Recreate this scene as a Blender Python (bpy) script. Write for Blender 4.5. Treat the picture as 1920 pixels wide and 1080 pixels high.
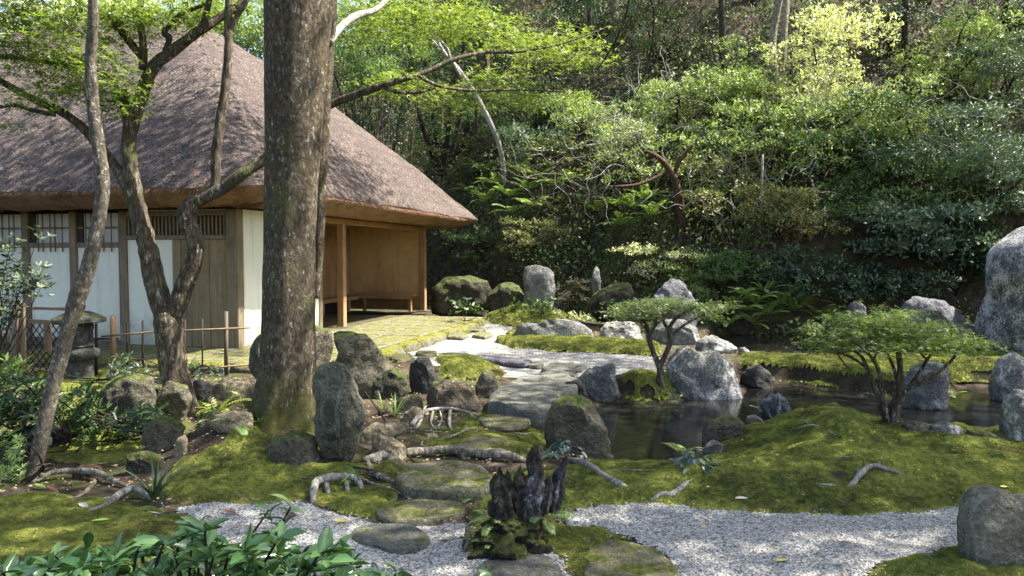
import bpy, math, random
import numpy as np
from mathutils import Vector, Matrix

random.seed(11)
rng = np.random.default_rng(11)
PI = math.pi
S = bpy.context.scene
COL = S.collection
for o in list(bpy.data.objects):
    bpy.data.objects.remove(o)

# ------------------------------------------------------------------ camera, sky, sun, exposure
CAM_Z, FPX = 1.5, 1400.0
PITCH = math.atan(62 / FPX)
cam_d = bpy.data.cameras.new('camera')
cam = bpy.data.objects.new('camera', cam_d)
COL.objects.link(cam)
cam.location = (0, 0, CAM_Z)
cam.rotation_euler = (PI / 2 - PITCH, 0, 0)
cam_d.sensor_width = 36
cam_d.lens = FPX / 1920 * 36
cam_d.clip_start, cam_d.clip_end = 0.05, 500
S.camera = cam

SUN_AZ = math.radians(84)      # clockwise from +Y (camera forward) towards +X
SUN_EL = math.radians(56)
SUN_V = Vector((math.sin(SUN_AZ) * math.cos(SUN_EL), math.cos(SUN_AZ) * math.cos(SUN_EL), math.sin(SUN_EL)))
world = bpy.data.worlds.new('World')
S.world = world
world.use_nodes = True
wn = world.node_tree
sky = wn.nodes.new('ShaderNodeTexSky')
sky.sky_type = 'NISHITA'
sky.sun_disc = False
sky.sun_elevation = SUN_EL
sky.sun_rotation = SUN_AZ
sky.air_density = 1.0
sky.dust_density = 2.5
sky.ozone_density = 1.0
wn.links.new(sky.outputs[0], wn.nodes['Background'].inputs[0])
wn.nodes['Background'].inputs[1].default_value = 0.105
sun_d = bpy.data.lights.new('sun', 'SUN')
sun_d.energy = 5.0
sun_d.angle = math.radians(0.55)
sun_d.color = (1.0, 0.95, 0.86)
sun = bpy.data.objects.new('sun', sun_d)
COL.objects.link(sun)
sun.rotation_euler = SUN_V.to_track_quat('Z', 'Y').to_euler()
S.view_settings.view_transform = 'Standard'
S.view_settings.look = 'None'
S.view_settings.exposure = 2.17
S.view_settings.gamma = 1.0
S.view_settings.use_curve_mapping = False
S.cycles.max_bounces = 7
S.cycles.diffuse_bounces = 3
S.cycles.glossy_bounces = 3
S.cycles.transmission_bounces = 4
S.cycles.transparent_max_bounces = 4
S.cycles.caustics_reflective = False
S.cycles.caustics_refractive = False

# ------------------------------------------------------------------ where a picture point lies in the place
SP, CP = math.sin(PITCH), math.cos(PITCH)

def ray(px, py):
    u, v = (px - 960) / FPX, (540 - py) / FPX
    return Vector((u, CP + v * SP, v * CP - SP))

def at(px, py, Y):
    d = ray(px, py)
    return Vector((0, 0, CAM_Z)) + d * (Y / d.y)

def W(px, py, z=0.0):
    d = ray(px, py)
    return Vector((0, 0, CAM_Z)) + d * ((z - CAM_Z) / d.z)

# ------------------------------------------------------------------ noise (vectorised value noise)
def _h(ix, iy, iz, seed):
    n = (ix * 374761393 + iy * 668265263 + iz * 2147483647 + seed * 974634777) & 0xffffffff
    n = ((n ^ (n >> 13)) * 1274126177) & 0xffffffff
    n = (n ^ (n >> 16)) & 0xffffffff
    return n.astype(np.float64) / 4294967295.0 * 2 - 1

def vn(x, y, z=0.0, seed=0):
    x = np.asarray(x, float); y = np.asarray(y, float); z = np.zeros_like(x) + z
    xi, yi, zi = np.floor(x).astype(np.int64), np.floor(y).astype(np.int64), np.floor(z).astype(np.int64)
    fx, fy, fz = x - xi, y - yi, z - zi
    fx, fy, fz = fx * fx * (3 - 2 * fx), fy * fy * (3 - 2 * fy), fz * fz * (3 - 2 * fz)
    r = 0
    for dx in (0, 1):
        for dy in (0, 1):
            for dz in (0, 1):
                w = (fx if dx else 1 - fx) * (fy if dy else 1 - fy) * (fz if dz else 1 - fz)
                r = r + w * _h(xi + dx, yi + dy, zi + dz, seed)
    return r

def fbm(x, y, z=0.0, seed=0, o=4):
    a, f, r = 1.0, 1.0, 0
    for k in range(o):
        r = r + a * vn(np.asarray(x) * f, np.asarray(y) * f, np.asarray(z) * f, seed + k * 17)
        a *= 0.5; f *= 2.03
    return r

def sdf(poly, x, y):
    """signed distance to a polygon, negative inside"""
    x = np.asarray(x, float); y = np.asarray(y, float)
    d = np.full(x.shape, 1e9); ins = np.zeros(x.shape, bool)
    n = len(poly)
    for i in range(n):
        ax, ay = poly[i][0], poly[i][1]; bx, by = poly[(i + 1) % n][0], poly[(i + 1) % n][1]
        ex, ey = bx - ax, by - ay
        t = np.clip(((x - ax) * ex + (y - ay) * ey) / (ex * ex + ey * ey + 1e-12), 0, 1)
        d = np.minimum(d, np.hypot(x - ax - t * ex, y - ay - t * ey))
        c = ((ay > y) != (by > y)) & (x < (bx - ax) * (y - ay) / (by - ay + 1e-12) + ax)
        ins ^= c
    return np.where(ins, -d, d)

def smooth(a, b, x):
    t = np.clip((x - a) / (b - a), 0, 1)
    return t * t * (3 - 2 * t)

# ------------------------------------------------------------------ objects
def tag(o, label=None, cat=None, group=None, kind=None):
    if label: o['label'] = label
    if cat: o['category'] = cat
    if group: o['group'] = group
    if kind: o['kind'] = kind
    return o

def empty(name, loc, label=None, cat=None, group=None, rz=0.0, kind=None):
    o = bpy.data.objects.new(name, None)
    COL.objects.link(o)
    o.location = loc; o.rotation_euler = (0, 0, rz); o.empty_display_size = 0.1
    return tag(o, label, cat, group, kind)

def fast_mesh(name, verts, faces, k=None, attr=None, smooth_sh=False):
    """faces: (M,k) int array or list of tuples"""
    me = bpy.data.meshes.new(name)
    verts = np.asarray(verts, np.float32)
    if isinstance(faces, np.ndarray):
        m, kk = faces.shape
        me.vertices.add(len(verts)); me.vertices.foreach_set('co', verts.ravel())
        me.loops.add(m * kk); me.loops.foreach_set('vertex_index', faces.astype(np.int32).ravel())
        me.polygons.add(m); me.polygons.foreach_set('loop_start', np.arange(0, m * kk, kk, dtype=np.int32))
        me.update(calc_edges=True)
        me.validate()
    else:
        me.from_pydata([tuple(map(float, v)) for v in verts], [], faces)
        me.update()
    if attr is not None:
        for an, av in attr.items():
            a = me.attributes.new(an, 'FLOAT', 'POINT')
            a.data.foreach_set('value', np.asarray(av, np.float32))
    if smooth_sh:
        me.polygons.foreach_set('use_smooth', [True] * len(me.polygons))
    return me

def put(name, me, mat, parent=None, loc=(0, 0, 0), rot=(0, 0, 0)):
    o = bpy.data.objects.new(name, me)
    COL.objects.link(o)
    if mat is not None and not me.materials:
        for m_ in (mat if isinstance(mat, (list, tuple)) else [mat]):
            me.materials.append(m_)
    o.location = loc; o.rotation_euler = rot
    if parent is not None: o.parent = parent
    return o

def dup(o, parent=None):
    c = o.copy(); COL.objects.link(c)
    if parent is not None: c.parent = parent
    for ch in list(o.children):
        dup(ch, c)
    return c

class MB:
    """collects shapes, then becomes ONE mesh object"""
    def __init__(s): s.v = []; s.f = []
    def add(s, v, f):
        b = len(s.v); s.v += [tuple(map(float, p)) for p in v]; s.f += [tuple(b + i for i in q) for q in f]; return s
    def box(s, x0, x1, y0, y1, z0, z1, M=None, ch=0.0):
        x0, x1 = min(x0, x1), max(x0, x1); y0, y1 = min(y0, y1), max(y0, y1); z0, z1 = min(z0, z1), max(z0, z1)
        c = min(ch, (x1 - x0) * .3, (y1 - y0) * .3, (z1 - z0) * .3)
        if c <= 0:
            v = [(x, y, z) for x in (x0, x1) for y in (y0, y1) for z in (z0, z1)]
            f = [(0, 1, 3, 2), (4, 6, 7, 5), (0, 4, 5, 1), (2, 3, 7, 6), (0, 2, 6, 4), (1, 5, 7, 3)]
        else:
            v = []; 
            for sx in (0, 1):
                for sy in (0, 1):
                    for sz in (0, 1):
                        X, Y, Z = (x0, x1)[sx], (y0, y1)[sy], (z0, z1)[sz]
                        ix, iy, iz = X + (c, -c)[sx], Y + (c, -c)[sy], Z + (c, -c)[sz]
                        v += [(X, iy, iz), (ix, Y, iz), (ix, iy, Z)]
            def i(sx, sy, sz, a): return (sx * 4 + sy * 2 + sz) * 3 + a
            f = []
            for sx in (0, 1): q = [i(sx, 0, 0, 0), i(sx, 0, 1, 0), i(sx, 1, 1, 0), i(sx, 1, 0, 0)]; f.append(q if not sx else q[::-1])
            for sy in (0, 1): q = [i(0, sy, 0, 1), i(1, sy, 0, 1), i(1, sy, 1, 1), i(0, sy, 1, 1)]; f.append(q if not sy else q[::-1])
            for sz in (0, 1): q = [i(0, 0, sz, 2), i(0, 1, sz, 2), i(1, 1, sz, 2), i(1, 0, sz, 2)]; f.append(q if not sz else q[::-1])
            for p in (0, 1):
                for q_ in (0, 1):
                    f.append([i(p, q_, 0, 0), i(p, q_, 1, 0), i(p, q_, 1, 1), i(p, q_, 0, 1)])
                    f.append([i(p, 0, q_, 0), i(p, 1, q_, 0), i(p, 1, q_, 2), i(p, 0, q_, 2)])
                    f.append([i(0, p, q_, 1), i(1, p, q_, 1), i(1, p, q_, 2), i(0, p, q_, 2)])
            for a in (0, 1):
                for b in (0, 1):
                    for d in (0, 1): f.append([i(a, b, d, 0), i(a, b, d, 1), i(a, b, d, 2)])
        if M is not None: v = [M @ Vector(p) for p in v]
        return s.add(v, f)
    def tube(s, pts, rad, n=8, cap=True, rough=0.0, seed=0, flat=1.0):
        v, f = tube_geo(pts, rad, n, cap, rough, seed, flat)
        return s.add(v, f)
    def build(s, name, mat, parent=None, smooth_sh=False, loc=(0, 0, 0), fixn=True):
        me = bpy.data.meshes.new(name); me.from_pydata(s.v, [], s.f); me.update()
        if smooth_sh: me.polygons.foreach_set('use_smooth', [True] * len(me.polygons))
        if fixn:
            import bmesh
            bm = bmesh.new(); bm.from_mesh(me); bmesh.ops.recalc_face_normals(bm, faces=bm.faces); bm.to_mesh(me); bm.free()
        o = put(name, me, mat, parent, loc)
        return o

def catmull(P, R, sub):
    P = [np.array(p, float) for p in P]; out = []; ro = []
    n = len(P)
    for i in range(n - 1):
        p0 = P[max(i - 1, 0)]; p1 = P[i]; p2 = P[i + 1]; p3 = P[min(i + 2, n - 1)]
        for k in range(sub):
            t = k / sub
            out.append(0.5 * ((2 * p1) + (-p0 + p2) * t + (2 * p0 - 5 * p1 + 4 * p2 - p3) * t * t + (-p0 + 3 * p1 - 3 * p2 + p3) * t ** 3))
            ro.append(R[i] * (1 - t) + R[i + 1] * t)
    out.append(P[-1]); ro.append(R[-1])
    return out, ro

def tube_geo(pts, rad, n=8, cap=True, rough=0.0, seed=0, flat=1.0):
    pts = [np.array(p, float) for p in pts]
    if not hasattr(rad, '__len__'): rad = [rad] * len(pts)
    V = []; F = []
    t0 = pts[1] - pts[0]; t0 /= np.linalg.norm(t0) + 1e-9
    ref = np.array([0, 1.0, 0]) if abs(t0[1]) < .9 else np.array([1.0, 0, 0])
    a = np.cross(t0, ref); a /= np.linalg.norm(a) + 1e-9
    for i, p in enumerate(pts):
        t = pts[min(i + 1, len(pts) - 1)] - pts[max(i - 1, 0)]; t /= np.linalg.norm(t) + 1e-9
        a = a - t * a.dot(t); a /= np.linalg.norm(a) + 1e-9
        b = np.cross(t, a)
        ang = np.arange(n) * 2 * PI / n
        ring = p + rad[i] * (np.cos(ang)[:, None] * a + flat * np.sin(ang)[:, None] * b)
        if rough:
            sc = 1.0 / max(rad[i], .01)
            d = fbm(ring[:, 0] * sc * 1.1, ring[:, 1] * sc * 1.1, ring[:, 2] * sc * .7, seed, 3)
            ring = p + (ring - p) * (1 + rough * d)[:, None]
        V += list(ring)
    m = len(pts)
    for i in range(m - 1):
        for j in range(n):
            F.append((i * n + j, i * n + (j + 1) % n, (i + 1) * n + (j + 1) % n, (i + 1) * n + j))
    if cap:
        F.append(tuple(range(n))[::-1]); F.append(tuple((m - 1) * n + j for j in range(n)))
    return V, F

# ------------------------------------------------------------------ materials
def newmat(name):
    m = bpy.data.materials.new(name); m.use_nodes = True
    nt = m.node_tree; b = nt.nodes['Principled BSDF']
    return m, nt, b

def N(nt, typ, **kw):
    n = nt.nodes.new(typ)
    for k, v in kw.items():
        if k in ('operation', 'data_type', 'blend_type', 'attribute_name', 'noise_dimensions', 'feature', 'distance', 'vector_type', 'clamp', 'use_clamp', 'wave_type', 'bands_direction'):
            setattr(n, k, v)
        else:
            n.inputs[k.replace('_', ' ')].default_value = v
    return n

def ramp(nt, fac, stops):
    r = nt.nodes.new('ShaderNodeValToRGB')
    el = r.color_ramp.elements
    while len(el) < len(stops): el.new(0.5)
    for e, (p, c) in zip(el, stops):
        e.position = p; e.color = (*c, 1) if len(c) == 3 else c
    nt.links.new(fac, r.inputs[0])
    return r.outputs[0]

def noise(nt, vec, scale, detail=4, rough=.55, dist=0.0):
    n = nt.nodes.new('ShaderNodeTexNoise')
    n.inputs['Scale'].default_value = scale; n.inputs['Detail'].default_value = detail
    n.inputs['Roughness'].default_value = rough; n.inputs['Distortion'].default_value = dist
    if vec is not None: nt.links.new(vec, n.inputs['Vector'])
    return n.outputs['Fac']

def mapping(nt, vec, sc=(1, 1, 1), rot=(0, 0, 0)):
    m = nt.nodes.new('ShaderNodeMapping')
    m.inputs['Scale'].default_value = sc; m.inputs['Rotation'].default_value = rot
    nt.links.new(vec, m.inputs[0]); return m.outputs[0]

def mix(nt, fac, a, b, mode='MIX'):
    m = nt.nodes.new('ShaderNodeMix'); m.data_type = 'RGBA'; m.blend_type = mode
    for sock, v in ((m.inputs[0], fac), (m.inputs[6], a), (m.inputs[7], b)):
        if hasattr(v, 'is_linked'): nt.links.new(v, sock)
        else: sock.default_value = v if not isinstance(v, tuple) else ((*v, 1) if len(v) == 3 else v)
    return m.outputs[2]

def mth(nt, op, a, b=None, c=None, clamp=False):
    m = nt.nodes.new('ShaderNodeMath'); m.operation = op; m.use_clamp = clamp
    for i, v in enumerate((a, b, c)):
        if v is None: continue
        if hasattr(v, 'is_linked'): nt.links.new(v, m.inputs[i])
        else: m.inputs[i].default_value = v
    return m.outputs[0]

def mrange(nt, v, a, b, c=0.0, d=1.0):
    m = nt.nodes.new('ShaderNodeMapRange'); m.interpolation_type = 'SMOOTHSTEP'
    nt.links.new(v, m.inputs[0])
    for i, q in enumerate((a, b, c, d)): m.inputs[i + 1].default_value = q
    return m.outputs[0]

def bump(nt, h, b, strength=.5, dist=.02, prev=None):
    n = nt.nodes.new('ShaderNodeBump'); n.inputs['Strength'].default_value = strength; n.inputs['Distance'].default_value = dist
    nt.links.new(h, n.inputs['Height'])
    if prev is not None: nt.links.new(prev, n.inputs['Normal'])
    if b is not None: nt.links.new(n.outputs[0], b.inputs['Normal'])
    return n.outputs[0]

def rock_mat(name, dark, light, lichen=.3, moss=.3, lichencol=(.5, .5, .47), mosscol=(.07, .085, .015), scale=1.0, streak=None, rough=.85):
    m, nt, b = newmat(name)
    tc = nt.nodes.new('ShaderNodeTexCoord').outputs['Object']
    geo = nt.nodes.new('ShaderNodeNewGeometry')
    c = ramp(nt, noise(nt, tc, 3.5 * scale, 6, .62), [(.37, dark), (.64, light)])
    mid = tuple((a + b_) / 2 * .55 for a, b_ in zip(dark, light))
    v = nt.nodes.new('ShaderNodeTexVoronoi'); v.feature = 'DISTANCE_TO_EDGE'; v.inputs['Scale'].default_value = 2.2 * scale
    nd = nt.nodes.new('ShaderNodeTexNoise'); nd.inputs['Scale'].default_value = 2.5 * scale; nt.links.new(tc, nd.inputs['Vector'])
    nt.links.new(mix(nt, .45, tc, nd.outputs['Color']), v.inputs['Vector'])
    crack = mrange(nt, v.outputs['Distance'], 0.0, .03, 1, 0)
    c = mix(nt, mth(nt, 'MULTIPLY', crack, .16), c, mid)
    sp2 = noise(nt, tc, 11 * scale, 8, .75)
    c = mix(nt, mrange(nt, sp2, .42, .64, .55, 0), c, tuple(x * .6 for x in dark))
    spk = mrange(nt, noise(nt, tc, 38 * scale, 4, .7), .46, .62)
    c = mix(nt, mth(nt, 'MULTIPLY', spk, .6), c, tuple(x * .4 for x in dark))
    spl = mrange(nt, noise(nt, tc, 55 * scale, 5, .75), .56, .64)
    c = mix(nt, mth(nt, 'MULTIPLY', spl, .4), c, tuple(min(.6, x * 1.7) for x in light))
    if streak:
        w = noise(nt, mapping(nt, tc, (8, 8, 3.0), (.5, .8, .2)), 1.0, 7, .7, 1.6)
        c = mix(nt, mrange(nt, w, .5, .66, 0, .65), c, streak)
    if lichen > 0:
        l = noise(nt, mapping(nt, tc, (1, 1, .6), (.2, .3, 0)), 17 * scale, 8, .78)
        l2 = noise(nt, tc, 2.2 * scale, 2)
        lf = mth(nt, 'ADD', l, mth(nt, 'MULTIPLY', l2, .5))
        lf = mrange(nt, lf, .93 - .22 * lichen, 1.05 - .22 * lichen)
        c = mix(nt, mth(nt, 'MULTIPLY', lf, .72), c, lichencol)
    mfac = None
    if moss > 0:
        sep = nt.nodes.new('ShaderNodeSeparateXYZ'); nt.links.new(geo.outputs['Normal'], sep.inputs[0])
        q = mth(nt, 'ADD', mth(nt, 'MULTIPLY', sep.outputs[2], .45), noise(nt, tc, 4.5 * scale, 6, .68))
        mfac = mrange(nt, q, 1.12 - .62 * moss, 1.22 - .62 * moss)
        mc = ramp(nt, noise(nt, tc, 30, 3), [(.35, tuple(x * .55 for x in mosscol)), (.65, tuple(x * 1.5 for x in mosscol))])
        c = mix(nt, mfac, c, mc)
    nt.links.new(c, b.inputs['Base Color'])
    b.inputs['Roughness'].default_value = rough
    b.inputs['Specular IOR Level'].default_value = .3
    h = mth(nt, 'ADD', mth(nt, 'MULTIPLY', noise(nt, tc, 14 * scale, 9, .68), 1.0), mth(nt, 'MULTIPLY', crack, -.07))
    n1 = bump(nt, h, None, 1.0, .07)
    bump(nt, noise(nt, tc, 90, 3, .6), b, .5, .008, n1)
    return m

def leaf_mat(name, c1, c2, trans=.35, rough=.45, c3=None, spec=.4):
    m, nt, b = newmat(name)
    a = N(nt, 'ShaderNodeAttribute', attribute_name='rnd')
    stops = [(.0, c1), (1.0, c2)] if c3 is None else [(0, c1), (.8, c2), (.95, c3)]
    c = ramp(nt, a.outputs['Fac'], stops)
    nt.links.new(c, b.inputs['Base Color'])
    b.inputs['Roughness'].default_value = rough; b.inputs['Specular IOR Level'].default_value = spec
    t = nt.nodes.new('ShaderNodeBsdfTranslucent')
    cc = mix(nt, 1.0, c, (1.05, 1.15, .55, 1), 'MULTIPLY')
    nt.links.new(cc, t.inputs[0])
    ms = nt.nodes.new('ShaderNodeMixShader'); ms.inputs[0].default_value = trans
    nt.links.new(b.outputs[0], ms.inputs[1]); nt.links.new(t.outputs[0], ms.inputs[2])
    nt.links.new(ms.outputs[0], nt.nodes['Material Output'].inputs[0])
    return m

def wood_mat(name, dark, light, sc=(30, 30, 2.0), rough=.75):
    m, nt, b = newmat(name)
    tc = nt.nodes.new('ShaderNodeTexCoord').outputs['Object']
    oi = nt.nodes.new('ShaderNodeObjectInfo').outputs['Random']
    off = nt.nodes.new('ShaderNodeVectorMath'); off.operation = 'ADD'
    cmb = nt.nodes.new('ShaderNodeCombineXYZ')
    nt.links.new(mth(nt, 'MULTIPLY', oi, 37.0), cmb.inputs[2])
    nt.links.new(tc, off.inputs[0]); nt.links.new(cmb.outputs[0], off.inputs[1])
    g = noise(nt, mapping(nt, off.outputs[0], sc), 1.0, 6, .65, .4)
    c = ramp(nt, g, [(.28, dark), (.72, light)])
    st = noise(nt, off.outputs[0], 1.6, 5, .6)
    c = mix(nt, mrange(nt, st, .45, .75, 0, .55), c, tuple(x * .5 for x in dark))
    c = mix(nt, mth(nt, 'MULTIPLY', oi, .25), c, tuple(x * .7 for x in light))
    nt.links.new(c, b.inputs['Base Color']); b.inputs['Roughness'].default_value = rough
    b.inputs['Specular IOR Level'].default_value = .25
    bump(nt, g, b, .35, .006)
    return m

def bark_mat(name, dark, light, lich=(.45, .45, .4), lichen=.3, mossy=.3, mosscol=(.05, .07, .012), vs=1.0, str_=.28, foot=0.0):
    m, nt, b = newmat(name)
    tc = nt.nodes.new('ShaderNodeTexCoord').outputs['Object']
    st = mapping(nt, tc, (1, 1, str_))
    g = noise(nt, st, 22 * vs, 8, .7, .3)
    c = ramp(nt, g, [(.33, tuple(x * .35 for x in dark)), (.48, dark), (.68, light)])
    c = mix(nt, mrange(nt, noise(nt, tc, 2.4, 4), .35, .7, 0, .6), c, tuple(x * .6 for x in dark))
    if mossy:
        c = mix(nt, mth(nt, 'MULTIPLY', mrange(nt, noise(nt, tc, 3.1, 7, .7), .66 - .22 * mossy, .74 - .18 * mossy), .8), c, mosscol)
    if lichen:
        l = noise(nt, st, 17 * vs, 6, .75)
        c = mix(nt, mth(nt, 'MULTIPLY', mrange(nt, l, .64 - .14 * lichen, .68 - .14 * lichen), .75), c, lich)
    if foot:
        sp = nt.nodes.new('ShaderNodeSeparateXYZ'); nt.links.new(tc, sp.inputs[0])
        fz_ = mth(nt, 'ADD', sp.outputs[2], mth(nt, 'MULTIPLY', noise(nt, tc, 3.5, 6, .7), 1.3))
        c = mix(nt, mrange(nt, fz_, .45 + foot, 1.0 + foot, .9, 0), c, mix(nt, noise(nt, tc, 40, 3), (.035, .042, .008), (.13, .13, .025)))
    nt.links.new(c, b.inputs['Base Color']); b.inputs['Roughness'].default_value = .9
    b.inputs['Specular IOR Level'].default_value = .15
    n1 = bump(nt, g, None, 1.0, .03)
    bump(nt, noise(nt, st, 80 * vs, 5, .7), b, .8, .012, n1)
    return m
# ------------------------------------------------------------------ the lie of the land
WATER_Z = -0.22
_fx = np.array([-60, -12, -6, -3, -1.5, -.2, 1.9, 4.0, 5.6, 8, 12, 40.])
_fy = np.array([34, 27, 25, 23, 21.0, 18.9, 17.8, 16.2, 15.0, 14.3, 13.6, 12.0])
POND = [tuple(W(x, y, WATER_Z)[:2]) for x, y in [(1096, 768), (1112, 800), (1128, 856), (1195, 878), (1290, 888), (1335, 852), (1350, 822), (1430, 797), (1480, 782), (1560, 770), (1640, 790), (1700, 808), (1800, 814), (1900, 822), (2150, 840), (2250, 770), (1990, 732), (1860, 725), (1795, 726), (1775, 750), (1700, 757), (1560, 733), (1480, 720), (1395, 716), (1385, 744), (1290, 748), (1220, 756), (1160, 752)]]
POND2 = [tuple(W(x, y, WATER_Z)[:2]) for x, y in [(1312, 650), (1345, 676), (1400, 684), (1560, 688), (1850, 682), (2100, 676), (2100, 628), (1700, 620), (1480, 620), (1340, 628)]]
BUMPS = [  # centre pixel on z=0, rx, ry, height
    (520, 850, .75, .8, .17), (470, 850, .5, .55, .14), (640, 880, .5, .35, .06),
    (150, 1040, 1.3, .8, .10), (1572, 836, .27, .30, .27), (1560, 880, .85, .5, .09), (1720, 880, .7, .4, .03), (1330, 900, .5, .4, .05),
    (960, 1010, .28, .3, .06), (430, 770, .42, .4, -.34), (370, 800, .3, .3, -.3), (300, 770, .9, .9, .12),
    (100, 780, 1.0, 1.0, .10), (1290, 900, .8, .4, .04), (985, 606, .85, .8, .32), (1590, 712, .42, .42, .26), (1430, 695, 1.0, .7, .02), (1650, 700, 2.2, .7, .03),
    (860, 690, .5, .5, .07), (1230, 725, .45, .4, .07), (1750, 1080, .8, .35, .04),
]
BUMPS = [(*W(a, b)[:2], rx, ry, h) for a, b, rx, ry, h in BUMPS]

def H(x, y):
    x = np.asarray(x, float); y = np.asarray(y, float)
    z = .02 * fbm(x * 1.3, y * 1.3, 0, 3, 3)
    for cx, cy, rx, ry, h in BUMPS:
        z = z + h * np.exp(-(((x - cx) / rx) ** 2 + ((y - cy) / ry) ** 2) ** 1.35)
    d = (y - np.interp(x, _fx, _fy)) * .92
    dd = np.clip(d, 0, None)
    left = smooth(-4, -11, x)
    cap = 24 * (1 - left) + 5.5 * left
    hill = np.minimum(dd * smooth(0, 1.6, dd) * 1.02, cap + .15 * dd)
    z = z + hill + np.clip(dd * .3, 0, .55) * fbm(x * .55, y * .55, 0, 9, 4)
    for P in (POND, POND2):
        s = sdf(P, x, y) + .05 * fbm(x * 3, y * 3, 0, 21, 2)
        if P is POND:      # the near bank runs down gently to the water, the far one is steep
            w = .95 + (.19 - .95) * smooth(7.0, 8.2, y)
            e = smooth(0, 1, np.clip((s - .04) / w, 0, 1))
            z = (WATER_Z + .035) + (z - WATER_Z - .035) * e
            k = smooth(.03, -.34, s); z = z * (1 - k) + (-.62) * k
        else:
            k = smooth(.08, -.22, s); z = z * (1 - k) + (-.62) * k
    return z

def G(px, py, dz=0.0):
    """the ground point seen at a picture point"""
    d = ray(px, py); o = Vector((0, 0, CAM_Z))
    ys = np.concatenate([np.arange(1.5, 12, .02), np.arange(12, 60, .05)])
    X = d.x / d.y * ys; Z = CAM_Z + d.z / d.y * ys
    hit = np.nonzero(Z <= H(X, ys) + dz)[0]
    k = hit[0] if len(hit) else len(ys) - 1
    return Vector((X[k], ys[k], Z[k]))

def GP(L): return [tuple((G(*q) if len(q) == 2 else W(*q))[:2]) for q in L]

# ------------------------------------------------------------------ ground zones
MOSS = [  # polygon, cushion thickness
    ([(1040, 890), (1120, 868), (1180, 872, WATER_Z), (1290, 880, WATER_Z), (1340, 848, WATER_Z), (1360, 818, WATER_Z), (1430, 792, WATER_Z), (1480, 776, WATER_Z), (1560, 764, WATER_Z), (1640, 784, WATER_Z), (1700, 802, WATER_Z), (1800, 808, WATER_Z), (1900, 816, WATER_Z), (2150, 834, WATER_Z), (2150, 960), (1880, 935), (1800, 957), (1600, 972), (1450, 967), (1300, 957), (1190, 946), (1100, 962), (1050, 935)], .022),
    ([(300, 905), (335, 865), (400, 835), (470, 780), (520, 800), (600, 868), (740, 868), (765, 905), (720, 985), (640, 962), (560, 945), (400, 957), (320, 940)], .022),
    ([(-300, 950), (130, 928), (300, 955), (400, 977), (440, 1010), (390, 1090), (300, 1250), (-300, 1250)], .02),
    ([(790, 835), (850, 800), (880, 775), (1030, 780), (1045, 840), (1000, 862), (900, 850), (820, 852)], .012),
    ([(1380, 664), (1560, 668), (1860, 664), (2150, 668), (2150, 735), (1860, 728), (1790, 732), (1700, 755), (1560, 735), (1470, 722), (1385, 712)], .03),
    ([(900, 616), (925, 590), (960, 572), (1060, 570), (1110, 590), (1040, 612), (960, 628)], .05),
    ([(300, 770), (200, 700), (60, 700), (60, 860), (260, 870)], .01),
    ([(180, 640), (330, 650), (340, 700), (180, 700)], .01),
]
GRAV = [
    [(330, 957), (420, 947), (560, 948), (700, 985), (870, 985), (1060, 960), (1190, 946), (1300, 957), (1450, 967), (1600, 972), (1760, 962), (1830, 945), (1990, 940), (2150, 960), (2150, 1010), (1810, 1018), (1700, 1045), (1580, 1090), (1480, 1250), (330, 1250), (420, 1040), (390, 980)],
    [(730, 652), (800, 632), (900, 606), (960, 617), (930, 640), (960, 655), (1110, 663), (1240, 672), (1245, 700), (1165, 704), (1090, 706), (1000, 714), (940, 706), (880, 690), (780, 690), (690, 690), (680, 660)],
]
MOSS2 = [
    ([(868, 1042), (880, 965), (920, 900), (1060, 880), (1100, 950), (1060, 985), (1130, 987), (1190, 1010), (1260, 1045), (1290, 1110), (1060, 1110), (1050, 1045), (1000, 1035), (940, 1035)], .016),
    ([(812, 676), (880, 673), (955, 700), (920, 716), (830, 712)], .05),
    ([(1165, 702), (1200, 696), (1260, 706), (1300, 748), (1230, 762), (1165, 757)], .035),
    ([(925, 643), (955, 631), (1060, 629), (1110, 640), (1240, 650), (1240, 668), (1110, 662), (960, 654)], .09),
    ([(1500, 1250), (1590, 1088), (1700, 1046), (1810, 1018), (2150, 1010), (2150, 1250)], .02),
    ([(840, 622), (880, 618), (890, 628), (850, 632)], .03), ([(700, 640), (760, 650), (800, 690), (740, 700), (690, 680)], .0),
]
MOSS = [(GP(p), t) for p, t in MOSS]; GRAV = [GP(p) for p in GRAV]; MOSS2 = [(GP(p), t) for p, t in MOSS2]

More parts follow.
